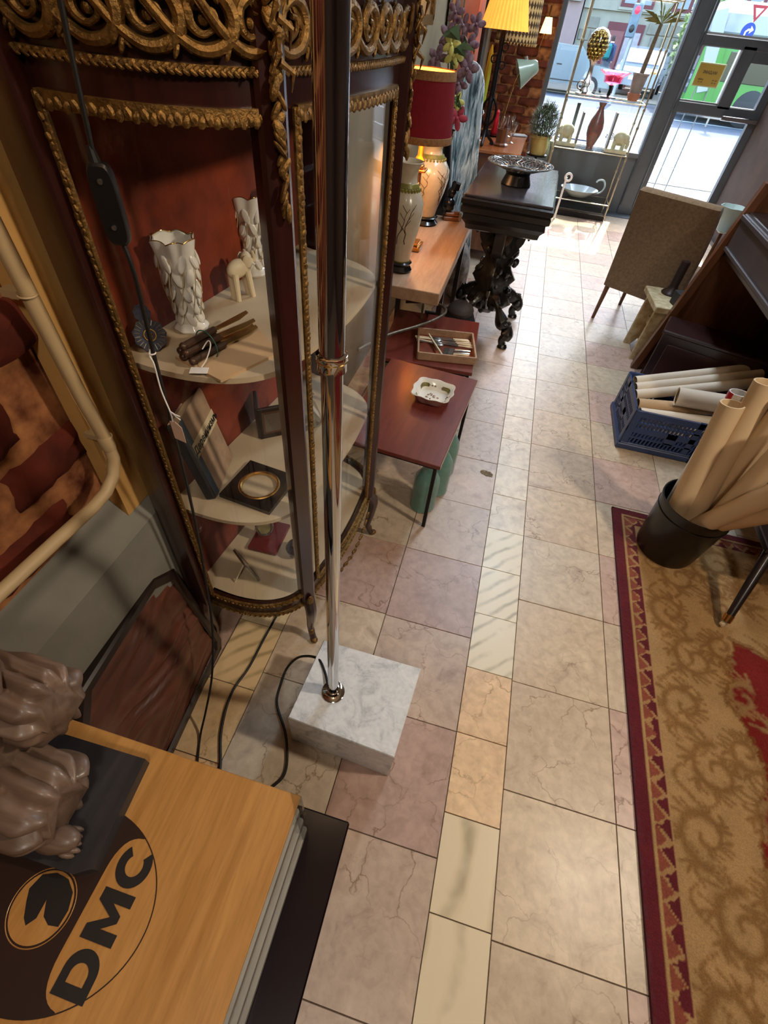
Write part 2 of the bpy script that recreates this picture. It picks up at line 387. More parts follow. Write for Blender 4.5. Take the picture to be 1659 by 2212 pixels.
def spline(pts, n=8):
    P = [Vector(p) for p in pts]; out = []
    for i in range(len(P)-1):
        p0 = P[max(i-1, 0)]; p1 = P[i]; p2 = P[i+1]; p3 = P[min(i+2, len(P)-1)]
        for k in range(n):
            t = k/n; out.append(tuple(.5*((2*p1)+(p2-p0)*t+(2*p0-5*p1+4*p2-p3)*t*t+(3*p1-p0-3*p2+p3)*t**3)))
    return out+[tuple(P[-1])]

# ================================================================== THE SETTING
XW = -0.75          # left wall plane
YF = 7.60           # shop front plane
floor = struct('floor', MB().box((.78, 2.65, -.035), (3.10, 10.0, .06)), 'grout')
def tile_mesh(name, mat):
    return mesh(name, MB().box((0, 0, 0), (1, 1, .014), bev=.0025), mat, angle=20)
T_M = tile_mesh('tile', 'tile_marble'); T_S = tile_mesh('tile', 'tile_striped'); T_K = tile_mesh('tile', 'tile_streaked')
CREAM = [(208, 188, 164), (200, 182, 160), (206, 190, 168), (196, 178, 156)]
PINK = [(184, 154, 140), (188, 158, 144), (176, 146, 132)]
STRIP = [(228, 208, 172), (232, 214, 184), (226, 196, 150), (230, 190, 144)]
def add_tile(x0, x1, y0, y1, rgb, me=T_M, dz=None):
    o = link('tile', me, floor, ((x0+x1)/2, (y0+y1)/2, -.0072+(random.uniform(-.0006, .0006) if dz is None else dz)), (random.uniform(-.001, .001), random.uniform(-.001, .001), 0))
    o.scale = (x1-x0-.0022, y1-y0-.0022, 1); o.color = (*lin(rgb), 1)
cols = [(-.745, -.635, .35, .2, 0), (-.632, -.465, .2345, .05, 1), (-.465, -.115, .352, .235, 0), (-.115, .222, .3505, .2345, 0), (.222, .388, .2345, .117, 1),
        (.388, .728, .355, .105, 0), (.728, 1.066, .355, .105, 0), (1.066, 1.40, .355, .28, 0), (1.40, 1.74, .355, .1, 0), (1.74, 2.26, .355, .2, 0)]
for ci, (x0, x1, st, off, strip) in enumerate(cols):
    k0 = int((-1.2-off)/st); y = off+k0*st
    if x0 > 1.05: y = off+int((1.5-off)/st)*st
    k = k0
    while y < 7.32:
        y1 = min(y+st, 7.34)
        if strip:
            r = random.random(); rgb = random.choice(STRIP); me = T_S if r < .3 else T_M
            if ci == 4:
                kk = round((y-off)/st)
                me = T_S if kk in (3, 4, 5) else T_K if kk in (0, -1, -2) else T_M
                rgb = (226, 206, 172) if kk in (-1, 0, -2) else (230, 196, 156) if kk in (1, 2) else (230, 216, 188) if kk in (3, 4, 5) else (222, 208, 186)
        else:
            p = random.random(); rgb = random.choice(PINK if p < .38 else CREAM); me = T_M
            if ci == 6: rgb = (200, 170, 154) if round((y-off)/st) % 2 else (204, 184, 158)
            if ci == 5: rgb = random.choice([(210, 188, 160), (204, 182, 156), (208, 190, 166)])
            if ci == 3: rgb = (180, 150, 138) if round((y-off)/st) in (0, 2) else (192, 168, 150)
        if y1-y > .05: add_tile(x0, x1, y, y1, rgb, me)
        y += st
struct('trim_1', MB().box((.78, 7.46, -.006), (3.06, .22, .02)), 'steel_panel')            # threshold

chip = MB(); rc = random.Random(3); pts = [(.176+.034*math.cos(a)*rc.uniform(.7, 1.2)+.010*math.sin(a), 1.893+.020*math.sin(a)*rc.uniform(.7, 1.2)-.012*math.cos(a)) for a in (2*PI*i/14 for i in range(14))]
chip.prism(pts, -.0005, .0008); obj('chip', chip, M('chip_dirt', (150, 124, 84), .7, 0, .6, 60, .8, 90, rgb2=(48, 38, 26)), floor)
# left wall: mortar slab with bricks, dado, plaster strip
wl = struct('wall_left', MB().box((XW-.13, 2.6, 1.5), (.2, 10.0, 3.0)), 'mortar')
def brick_mesh(seed, w=.27, h=.115, mat='brick'):
    rnd = random.Random(seed); mb = MB(); mb.box((0, 0, 0), (.05, w, h), bev=.012)
    if mat == 'brick':
        mb = MB(); n, m_ = 10, 6; vs = []
        for j in range(m_+1):
            for i in range(n+1):
                a, b = i/n*2-1, j/m_*2-1; e = max(abs(a)**5, abs(b)**4); k = 1-.10*e*rnd.random()
                vs.append((.028*(1-e)+rnd.uniform(-.006, .006)-.02*e, a*w/2*k+rnd.uniform(-.006, .006), b*h/2*k+rnd.uniform(-.005, .005)))
        mb.add(vs, [(j*(n+1)+i, j*(n+1)+i+1, (j+1)*(n+1)+i+1, (j+1)*(n+1)+i) for j in range(m_) for i in range(n)]); return mesh('brick', mb, mat, angle=80)
    mb.v = [(x+rnd.uniform(-.006, .006), y+rnd.uniform(-.008, .008), z+rnd.uniform(-.006, .006)) for x, y, z in mb.v]
    return mesh('brick', mb, mat, angle=60)
BR = [brick_mesh(i) for i in range(5)]
for r in range(15):
    z = .80+r*.128
    y = -.75+(r % 2)*.13
    while y < .60:
        if random.random() > .04:
            o = link('brick', random.choice(BR), wl, (XW-.034+random.uniform(-.012, .008), y, z), (random.uniform(-.05, .05), random.uniform(-.08, .08), random.uniform(-.05, .05)))
            o.scale = (1, random.uniform(.92, 1.06), random.uniform(.95, 1.12))
        y += .285
struct('trim_2', MB().box((XW-.008, .93, 1.85), (.035, .66, 2.3)), 'plaster_yellow')         # yellow pier edge beside the cabinet
struct('trim_3', MB().box((XW-.02, 4.35, 1.5), (.03, 6.1, 3.0)), 'plaster_cream')           # plastered stretch behind the tables
d = MB(); d.add([(XW-.03, -1.2, 0), (XW+.035, -1.2, 0), (XW+.035, -1.2, .665), (XW-.03, -1.2, .745), (XW-.03, 1.6, 0), (XW+.035, 1.6, 0), (XW+.035, 1.6, .665), (XW-.03, 1.6, .745)],
                [(0, 1, 2, 3), (4, 7, 6, 5), (1, 5, 6, 2), (2, 6, 7, 3), (0, 4, 5, 1), (0, 3, 7, 4)])
struct('baseboard_left', d, 'plaster_grey')
struct('wall_right', MB().box((2.42, 2.6, 1.5), (.2, 10.2, 3.0)), 'wall_dark')
struct('wall_back', MB().box((.8, -2.4, 1.5), (3.4, .2, 3.0)), 'wall_dark')
struct('ceiling', MB().box((.8, 2.6, 3.06), (3.5, 10.3, .12)), 'ceiling_paint')
# shop-front pier of bricks, facing the room
wf = struct('wall_front', MB().box((-.43, 7.58, 1.5), (.72, .24, 3.0)), 'mortar')
BF = [brick_mesh(20+i, .245, .068, mat='brick_far') for i in range(4)]
for r in range(26):
    z = .30+r*.082; x = -.70+(r % 2)*.12
    while x < -.10:
        o = link('brick', random.choice(BF), wf, (x, 7.46, z), (0, random.uniform(-.04, .04), R(90)+random.uniform(-.04, .04))); o.scale = (1, .92, .95); x += .255
struct('trim_4', MB().box((.8, 7.6, 2.82), (3.3, .12, .36)), 'steel_frame')
struct('wall_front_return', MB().box((.8, 7.62, 2.99), (3.4, .3, .02)), 'steel_frame')
# window_1 : left display window
w1 = struct('window_1', MB().box((.60, YF, .29), (1.28, .06, .58)).box((.60, YF, .60), (1.30, .14, .045)).box((.60, YF, 2.63), (1.28, .08, .06)), 'steel_panel')
obj('jamb', MB().box((-.055, YF, 1.5), (.075, .12, 3.0), bev=.006), 'steel_frame', w1)
obj('jamb', MB().box((-.10, YF-.05, 1.5), (.02, .04, 3.0), bev=.004), 'wood_sideboard', w1)
obj('mullion', MB().box((1.325, YF, 1.5), (.185, .12, 3.0), bev=.008), 'steel_frame', w1)
obj('bead', MB().box((1.25, YF-.068, 1.4), (.016, .018, 2.6), bev=.004), 'steel_frame', w1)
obj('bead', MB().box((1.40, YF-.068, 1.4), (.016, .018, 2.6), bev=.004), 'steel_frame', w1)
obj('pane', MB().box((.61, YF, 1.6), (1.24, .008, 1.98)), 'glass_window', w1)
obj('lettering_line', MB().box((.45, YF-.006, .665), (.46, .002, .010)), 'sign_blue', w1)
text('lettering', '@s', 'sign_text', .075, w1, Matrix.Translation((.90, YF-.006, .72)) @ Matrix.Rotation(R(90), 4, 'X') @ Matrix.Scale(-1, 4, (1, 0, 0)))
# door_1 with its lower pane, rails and little panes
d1 = struct('door_1', MB().box((1.44, YF, .55), (.05, .07, 1.1)).box((2.29, YF, .9), (.10, .08, 1.8)).box((1.85, YF, .07), (.9, .07, .14)), 'steel_frame')
obj('rail', MB().box((1.9, YF, 1.08), (.98, .085, .10), bev=.008), 'steel_frame', d1)
obj('rail', MB().box((1.9, YF, 1.61), (.98, .085, .09), bev=.008), 'steel_frame', d1)
obj('stile', MB().box((1.425, YF, 1.9), (.035, .09, 1.7), bev=.004), 'steel_frame', d1)
obj('stile', MB().box((1.915, YF, 1.35), (.135, .085, .5), bev=.006), 'steel_frame', d1)
obj('panel', MB().box((2.12, YF, 1.53), (.32, .07, .1)), 'steel_frame', d1)
obj('bead', MB().box((1.64, YF-.05, 1.138), (.40, .02, .014)), 'steel_panel', d1)
obj('bead', MB().box((1.842, YF-.05, 1.35), (.012, .02, .43)), 'car_white', d1)
obj('bead', MB().box((1.87, YF-.05, 1.662), (.86, .02, .016)), 'car_white', d1)
for (x0, x1, z0, z1) in ((1.46, 2.24, .14, 1.03), (1.44, 1.85, 1.13, 1.565), (1.98, 2.25, 1.18, 1.48), (1.44, 2.25, 1.66, 2.6)):
    obj('pane', MB().box(((x0+x1)/2, YF, (z0+z1)/2), (x1-x0, .008, z1-z0)), 'glass_window', d1)
h = obj('push_bar', MB().cyl((1.93, YF-.09, 1.035), (2.30, YF-.09, 1.035), .022, seg=12).cyl((1.95, YF-.09, 1.035), (1.95, YF, 1.035), .014).cyl((2.28, YF-.09, 1.035), (2.28, YF, 1.035), .014), 'chrome', d1)

# ================================================================== RUG
def make_rug():
    W_, L_, nx, ny = 1.45, 3.0, 300, 600
    xs = np.linspace(0, W_, nx); ys = np.linspace(0, L_, ny); X, Y = np.meshgrid(xs, ys)
    rng = np.random.RandomState(3)
    def smooth_noise(cell):
        g = rng.rand(int(L_/cell)+3, int(W_/cell)+3); fx = X/cell; fy = Y/cell; ix = fx.astype(int); iy = fy.astype(int); tx = fx-ix; ty = fy-iy
        return (g[iy, ix]*(1-tx)+g[iy, ix+1]*tx)*(1-ty)+(g[iy+1, ix]*(1-tx)+g[iy+1, ix+1]*tx)*ty
    n1 = smooth_noise(.012)-.5; n2 = smooth_noise(.05)-.5; n3 = smooth_noise(.006)-.5
    Yt = L_-Y                                    # distance from the far edge
    D = np.minimum(X, Yt)                        # distance from the border
    along = np.where(X < Yt, Yt, X)
    maroon = np.array(lin((100, 34, 40))); gold = np.array(lin((176, 140, 90))); brown = np.array(lin((118, 78, 34))); beige = np.array(lin((172, 134, 88))); red = np.array(lin((122, 30, 24))); leaf = np.array(lin((138, 72, 54)))
    col = np.tile(maroon, (ny, nx, 1)); 
    def put(mask, c, k=1.0):
        col[:] = col*(1-(mask*k)[..., None])+np.asarray(c)*(mask*k)[..., None]
    put(((D > .040) & (D < .050)).astype(float), gold)
    # leaf band
    band = (D > .052) & (D < .100); ph = (along/.062) % 1.0; dd = (D-.052)/.048
    lf = band & (dd < .98-1.0*np.abs(ph-.42-.15*dd)**1.0*1.5+.5*n1)
    put(band.astype(float), maroon*.95); put(lf.astype(float), leaf*1.0)
    edge = lf & (np.abs(dd-(.9-1.5*np.abs(ph-.42-.15*dd))) < .16+.2*n1); put(edge.astype(float), gold, .75)
    put(((D > .100)).astype(float), beige)
    # red field with a scalloped, jagged edge
    Dx = X-.40-.03*np.sin(Yt*13.0)-.05*n2-.03*n1; Dy = Yt-.62-.03*np.sin(X*15)-.05*n2
    put(((Dx > 0) & (Dy > 0)).astype(float), red)
    put(((np.abs(np.minimum(Dx, Dy)) < .012)).astype(float), brown, .6)
    # acanthus scrolls
    inten = np.zeros_like(X)
    def stroke(pts, w0, w1):
        n = len(pts)
        for i, (px, py) in enumerate(pts):
            w = w0+(w1-w0)*i/n; 
            x0 = int((px-w*2)/W_*nx); x1 = int((px+w*2)/W_*nx)+2; y0 = int((py-w*2)/L_*ny); y1 = int((py+w*2)/L_*ny)+2
            x0 = max(x0, 0); y0 = max(y0, 0)
            if x1 <= x0 or y1 <= y0: continue
            sl = (slice(y0, y1), slice(x0, x1)); d2 = np.hypot(X[sl]-px, Y[sl]-py)/(w*(1+1.2*n1[sl]+.5*n3[sl]))
            np.maximum(inten[sl], np.clip(1.25-d2, 0, 1), out=inten[sl])
    def spiral(cx, cy, r0, a0, turns, sgn, leaves=7):
        pts = []
        for i in range(80):
            t = i/79; a = a0+sgn*turns*2*PI*t; r = r0*(1-.82*t); pts.append((cx+r*math.cos(a), cy+r*math.sin(a)))
        stroke(pts, .020, .009)
        for k in range(leaves):
            i = int(4+k*9); px, py = pts[i]; a = a0+sgn*turns*2*PI*i/79
            for da in (.5, 1.0, -.3):
                L = .055*(1-.08*k); dirx, diry = math.cos(a+sgn*da), math.sin(a+sgn*da)
                stroke([(px+dirx*L*q/8+.012*math.sin(q*.5)*diry, py+diry*L*q/8) for q in range(9)], .013, .005)
    y = .05; k = 0
    while y < L_-.05:
        s = 1 if k % 2 else -1
        spiral(.235+.035*s, y, .085, R(90*s), 1.25, s); 
        stroke([(.13+.13*(.5+.5*math.sin(q*.21+k)), y-.13+.26*q/30) for q in range(31)], .010, .007)
        spiral(.40-.02*s, y+.09, .06, R(-60*s), 1.1, -s, 5)
        y += .20; k += 1
    x = .45
    while x < W_:
        spiral(x, L_-.22, .085, R(30), 1.25, 1 if int(x*7) % 2 else -1); spiral(x+.1, L_-.36, .06, R(-60), 1.1, -1, 5); x += .21
    for k in range(9):                         # golden sprays inside the red field
        cx, cy = .50+.08*(k % 2), .15+k*.31
        for ia, a in enumerate(np.linspace(R(-120), R(120), 11)): L_s = .09+.05*(ia % 2); stroke([(cx+math.cos(a+.05*q)*L_s*q/12, cy+math.sin(a+.05*q)*L_s*q/12) for q in range(13)], .017, .006)
    zone = (D > .105); infield = (Dx > 0) & (Dy > 0)
    put(np.clip(inten, 0, 1)*(zone & ~infield), brown, .72); put(np.clip(inten, 0, 1)*(zone & infield), gold*.75, .8)
    col *= (1+.22*n2[..., None])*(1+.14*n3[..., None])
    Z = .010+.0022*n3+.0012*n1+np.where((D > .040) & (D < .050), .002, 0)
    v = np.stack([X, Y, Z], -1).reshape(-1, 3)
    idx = np.arange(nx*ny).reshape(ny, nx); f = np.stack([idx[:-1, :-1], idx[:-1, 1:], idx[1:, 1:], idx[1:, :-1]], -1).reshape(-1, 4)
    me = bpy.data.meshes.new('rug'); me.from_pydata(v.tolist(), [], f.tolist())
    at = me.color_attributes.new('pile', 'FLOAT_COLOR', 'POINT'); rgba = np.concatenate([np.clip(col, 0, 1), np.ones((ny, nx, 1))], -1).reshape(-1)
    at.data.foreach_set('color', rgba.astype(np.float32)); me.materials.append(MATS['rug_pile'])
    me.polygons.foreach_set('use_smooth', [True]*len(me.polygons))
    o = thing('rug', 'patterned rug with maroon border, gold scrolls and red centre on the tiles', 'rug', (.765, -1.145, 0.001), R(-.75))
    pile = link('pile', me, o)
    b = MB(); b.box((W_/2, L_-.004, .005), (W_, .010, .010)).box((.004, L_/2, .005), (.010, L_, .010))
    obj('binding', b, M('rug_binding', (84, 26, 34), .95, 0, .2, 90, .6, 200), o)
make_rug()

# ================================================================== DISPLAY CABINET (curved vitrine)
def make_cabinet():
    cab = thing('display_cabinet', 'tall mahogany display cabinet with gilt mounts, curved glass side and red velvet back', 'cabinet', (-.332, 1.033, 0), R(-6.26))
    A, Cc, D = (-.276, -.394), (-.042, -.403), (0, -.26)
    near = [((1-t)**2*A[0]+2*t*(1-t)*Cc[0]+t*t*D[0], (1-t)**2*A[1]+2*t*(1-t)*Cc[1]+t*t*D[1]) for t in (i/20 for i in range(21))]
    front = [(.022*math.sin(PI*i/16), -.26+.52*i/16) for i in range(17)]
    far = [(x, -y) for x, y in reversed(near)]
    full = [(-.33, -.41)]+near+front[1:-1]+far+[(-.33, .41)]
    zb, zt = .27, 1.49
    def inset(k): return [(x-(.02*k if x > -.25 else 0), y*(1-.055*k)) for x, y in full]
    # carcass
    obj('back_panel', MB().box((-.338, 0, .94), (.012, .82, 1.36)), 'velvet_red', cab, smooth=False)
    for y in (-.405, .405): obj('stile', MB().box((-.305, y, .96), (.065, .034, 1.42), bev=.004), 'mahogany', cab)
    for y in (-.262, .262): obj('post', MB().box((-.004, y, .94), (.040, .046, 1.38), (0, 0, R(35 if y > 0 else -35)), bev=.006), 'mahogany', cab)
    obj('floor_board', MB().prism(inset(.7), .274, .292), 'shelf_cloth', cab)
    obj('bottom_rail', MB().wallstrip(near, zb-.022, zb+.022, .022, 1).wallstrip(front, zb-.022, zb+.022, .022, 1).wallstrip(far, zb-.022, zb+.022, .022, 1), 'mahogany', cab)
    obj('top_rail', MB().wallstrip(near, zt-.002, 1.526, .024, 1).wallstrip(front, zt-.002, 1.526, .024, 1).wallstrip(far, zt-.002, 1.526, .024, 1), 'mahogany', cab)
    obj('frieze', MB().prism(full, 1.526, 1.655), 'mahogany', cab)
    obj('cornice', MB().prism([(x*1.0+(.03 if x > -.25 else 0), y*1.07) for x, y in full], 1.655, 1.72), 'mahogany', cab)
    # shelves
    for z in (1.085, .66):
        obj('shelf', MB().prism(inset(1.0), z-.012, z), 'shelf_cloth', cab)
    # glass
    obj('glass_pane', MB().wallstrip(near[1:-1], .29, zt, .003, 1), 'glass_clear', cab)
    obj('glass_pane', MB().wallstrip(front[1:-1], .29, zt, .003, 1), 'glass_clear', cab)
    obj('glass_pane', MB().wallstrip(far[1:-1], .29, zt, .003, 1), 'glass_clear', cab)
    # gilt borders : flat strip with a row of leaf bumps
    def pos(path, t):
        i = min(len(path)-2, max(0, int(t*(len(path)-1)))); k = t*(len(path)-1)-i
        a = Vector(path[i]); b = Vector(path[i+1]); p = a.lerp(b, k); tn = (b-a).normalized(); return p, tn, Vector((tn.y, -tn.x))
    rnd = random.Random(5)
    def vertical(path, t, z0, z1, w=.015):
        p, tn, nn = pos(path, t); ang = math.atan2(tn.y, tn.x); mb = MB(); c = p+nn*.004
        mb.box((c.x, c.y, (z0+z1)/2), (w, .008, z1-z0), (0, 0, ang), bev=.002); n = int((z1-z0)/.0105)
        for i in range(n):
            z = z0+(i+.5)*(z1-z0)/n; q = c+nn*.004+tn*rnd.uniform(-.002, .002)
            mb.ell((q.x, q.y, z), (w*.34, .0032, .0060), 6, 4, (0, R(25 if i % 2 else -25), ang))
        return mb
    def along(path, t0, t1, z, h=.015, pitch=.0105, drop=0.0):
        mb = MB(); n = 24; pts = []
        for i in range(n+1):
            p, tn, nn = pos(path, t0+(t1-t0)*i/n); pts.append((p.x+nn.x*.008, p.y+nn.y*.008))
        mb.wallstrip(pts, z-h/2, z+h/2, .008, 1)
        L = sum((Vector(pts[i+1])-Vector(pts[i])).length for i in range(n)); m = int(L/pitch)
        for i in range(m):
            p, tn, nn = pos(path, t0+(t1-t0)*(i+.5)/m); ang = math.atan2(tn.y, tn.x)
            mb.ell((p.x+nn.x*.009, p.y+nn.y*.009, z-drop-(.003 if i % 2 else 0)), (.0062, .0032, h*.40), 6, 4, (0, R(30 if i % 2 else -30), ang))
        return mb
    for path, ts in ((near, (.03, .94)), (front, (.10, .90)), (far, (.06, .97))):
        for t in ts: obj('gilt_border', vertical(path, t, .30, zt), 'gilt', cab)
        obj('gilt_border', along(path, ts[0], ts[1], zt-.007, .019, drop=.002), 'gilt', cab)
        obj('gilt_border', along(path, ts[0], ts[1], .298, .010), 'gilt', cab)
        obj('rope_moulding', along(path, .0, 1.0, 1.529, .008, .005), 'gilt', cab)
        obj('rope_moulding', along(path, .0, 1.0, zb-.026, .006, .008), 'gilt', cab)
    # running scrolls on the frieze
    def scroll_mesh(sx=1.0):
        mb = MB(); pts = []; rr = []
        path = spline([(-.066, -.002, .034), (-.050, -.003, .012), (-.030, -.004, -.012), (-.006, -.005, -.026), (.018, -.005, -.020), (.029, -.005, .0), (.022, -.005, .019), (.004, -.006, .025), (-.013, -.006, .014), (-.014, -.007, -.003), (-.003, -.007, -.012), (.010, -.007, -.005), (.010, -.008, .007), (.001, -.008, .009)], 5); n_ = len(path)
        pts = [(sx*p[0], p[1], p[2]) for p in path]; rr = [.0025+.0055*math.sin(PI*min(1, (i/n_)*1.25))**.8 if i < n_*.8 else .0032 for i in range(n_)]
        mb.tube(pts, rr, 8); mb.tube([(x*1.10-.001, y+.001, z*1.12-.001) for x, y, z in pts[3:30]], .0016, 5)
        for (x, z, a) in ((-.034, -.020, 35), (-.03, -.026, 20), (.030, -.022, -35), (-.040, .022, -30)):
            mb.ell((sx*x, -.004, z), (.0032, .004, .010), 7, 5, (0, R(a)*sx, 0))
        mb.ell((0, -.004, 0), (.006, .006, .006), 7, 5); return mesh('scroll_mount', mb, 'gilt')
    sm = scroll_mesh()
    for path, n in ((near, 5), (front, 7), (far, 5)):
        for i in range(n):
            p, tn, nn = pos(path, (i+.55)/n)
            o = link('scroll_mount', sm, cab, (p.x+nn.x*.001, p.y+nn.y*.001, 1.571), (0, 0, math.atan2(tn.y, tn.x))); o.scale = (1.18, 1.1, .98)
    # acanthus drops at the front corners
    for y in (-.262, .262):
        s = -1 if y < 0 else 1; mb = MB(); rn = random.Random(9)
        for i in range(26):
            z = 1.64-i*.0105; w = .016*(1-.55*i/26)*(1+.35*math.sin(i*1.3)); 
            mb.ell((.021+rn.uniform(-.003, .004), y+s*.012+rn.uniform(-.006, .006), z), (.0055, w*.55, .014), 8, 5, (R(rn.choice((-1, 1))*rn.uniform(15, 45)), 0, R(s*35)))
        for i in range(5): mb.tube([(.026, y+s*.012, 1.62-.02*i), (.036, y+s*.012+(-1)**i*.016, 1.61-.02*i), (.028, y+s*.012+(-1)**i*.024, 1.59-.02*i)], [.005, .004, .001], 6)
        mb.ell((.026, y+s*.012, 1.372), (.005, .006, .014), 8, 6); obj('acanthus_drop', mb, 'gilt', cab)
        obj('foot_mount', MB().ell((.018, y+s*.016, .262), (.008, .012, .03), 8, 6, (0, 0, R(s*35))).ell((.020, y+s*.016, .235), (.006, .008, .016), 8, 6), 'gilt', cab)
    mb = MB()
    for i in range(22): mb.ell((.034+.02*math.sin(PI*i/21), -.18+.36*i/21, .243-.022*math.sin(PI*i/21)+.005*(-1)**i), (.005, .010, .010), 7, 5, (R(30*(-1)**i), 0, 0))
    obj('apron_mount', mb, 'gilt', cab)
    # cabriole legs
    for (x, y, dx, dy) in ((0, -.262, .6, -.5), (0, .262, .6, .5), (-.30, -.40, .1, -.55), (-.30, .40, .1, .55)):
        pts = spline([(x, y, .262), (x+.030*dx, y+.030*dy, .215), (x+.022*dx, y+.022*dy, .14), (x+.008*dx, y+.008*dy, .07), (x+.035*dx, y+.035*dy, .012)], 6)
        n = len(pts); lg = obj('leg', MB().tube(pts, [.023-.011*min(1, i/(n*.75)) for i in range(n)], 10), 'mahogany', cab)
        obj('sabot', MB().ell((x+.04*dx, y+.04*dy, .012), (.018, .014, .012), 10, 6, (0, 0, math.atan2(dy, dx))).ell((x+.020*dx, y+.020*dy, .045), (.012, .012, .020), 8, 5), 'gilt', lg)
make_cabinet()

# ------------------------------------------------------------------ things in the cabinet, upper shelf (z 1.085)
Z1 = 1.0852
def vase_white(loc, label, rz):
    t = thing('vase', label, 'vase', loc, rz, 'white and gold relief vases in the cabinet')
    sc = lambda a, z: 1+(.10*math.cos(6*a+.4*math.sin(z*60)) if z > .12 else .10*math.sin(5*a+z*70) if z > .03 else .03*math.cos(8*a))
    prof = [(.033, 0), (.036, .005), (.034, .010), (.024, .018), (.021, .035), (.024, .055), (.028, .08), (.030, .11), (.034, .14), (.0385, .165)]
    mb = MB(); seg = 60; rings = []
    for r, z in prof: rings.append([(r*sc(2*PI*j/seg, z)*math.cos(2*PI*j/seg), r*sc(2*PI*j/seg, z)*math.sin(2*PI*j/seg), z) for j in range(seg)])
    rings.append([(.042*math.cos(2*PI*j/seg)*sc(2*PI*j/seg, .18), .042*math.sin(2*PI*j/seg)*sc(2*PI*j/seg, .18), .176+.007*abs(math.cos(3.5*2*PI*j/seg))) for j in range(seg)])
    rings.append([(.037*math.cos(2*PI*j/seg)*sc(2*PI*j/seg, .18), .037*math.sin(2*PI*j/seg)*sc(2*PI*j/seg, .18), .174+.007*abs(math.cos(3.5*2*PI*j/seg))) for j in range(seg)])
    rings.append([(.028*math.cos(2*PI*j/seg), .028*math.sin(2*PI*j/seg), .10) for j in range(seg)])
    mb.loft(rings); obj('body', mb, 'porcelain', t)
    rim = MB(); rim.tube([(.0395*math.cos(2*PI*j/60)*sc(2*PI*j/60, .18), .0395*math.sin(2*PI*j/60)*sc(2*PI*j/60, .18), .1765+.007*abs(math.cos(3.5*2*PI*j/60))) for j in range(61)], .0011, 5)
    obj('gilt_rim', rim, 'gold_bright', t)
    lv = MB()
    for k in range(9):
        a0 = k*2*PI/9; 
        lv.tube([((.0255+.010*q/7+.004*math.sin(PI*q/7))*math.cos(a0+.11*q)*1.09, (.0255+.010*q/7+.004*math.sin(PI*q/7))*math.sin(a0+.11*q)*1.09, .035+.118*q/7) for q in range(8)], [.0010]*8, 5)
    rl = MB()
    for tier, (zz, rr_, n_) in enumerate(((.030, .025, 7), (.055, .028, 7), (.085, .031, 7), (.115, .034, 8), (.143, .038, 8))):
        for k in range(n_):
            a0 = 2*PI*(k+.5*(tier % 2))/n_; rl.ell((rr_*math.cos(a0), rr_*math.sin(a0), zz), (.0045, .0085, .017), 8, 6, (R(22*(-1)**k), R(-10), a0))
    obj('relief_leaf_tiers', rl, 'porcelain', t)
    obj('relief_leaves', lv, M('porcelain_gold', (206, 182, 132), .25, .25, .3, 40, 0, 60, .5, .3), t)
vase_white((-.628, .862, Z1), 'white porcelain relief vase with gold rim standing at the front of the upper cabinet shelf', 0)
vase_white((-.640, 1.195, Z1), 'white porcelain relief vase half hidden behind the cabinet post', R(20))
def elephant_small():
    t = thing('elephant_figurine', 'small ivory coloured elephant figurine with raised trunk on upper cabinet shelf', 'figurine', (-.600, 1.045, Z1), R(65)); t.scale = (.9, .9, .9)
    b = MB(); b.ell((-.004, 0, .076), (.032, .018, .023), 16, 10, (0, R(-8), 0)).ell((.026, 0, .094), (.016, .013, .018), 14, 8)
    b.tube(spline([(.038, 0, .092), (.047, 0, .082), (.052, 0, .092), (.048, 0, .110)], 5), [.007-.0002*i for i in range(16)], 8)
    obj('body', b, 'ivory', t)
    for x in (-.022, .022):
        for y in (-.012, .012): obj('leg', MB().cyl((x*.9, y*.8, .07), (x*1.1+.004, y*.9, 0), .0090, .0068, 10), 'ivory', t)
    for y in (-1, 1): obj('ear', MB().ell((.020, .014*y, .092), (.012, .0035, .016), 12, 8, (0, 0, R(20*y))), 'ivory', t)
    for y in (-1, 1): obj('tusk', MB().tube([(.036, .007*y, .086), (.045, .009*y, .078), (.050, .009*y, .080)], [.003, .0025, .001], 6), 'porcelain', t)
elephant_small()
bd = MB(); bd.prism([(-.590, .733), (-.468, .690), (-.408, .833), (-.495, .908)], Z1, Z1+.006)
tag(obj('wooden_board', bd, 'paper_tan'), 'thin tan wooden board lying at the edge of upper cabinet shelf', 'board')
KN = []
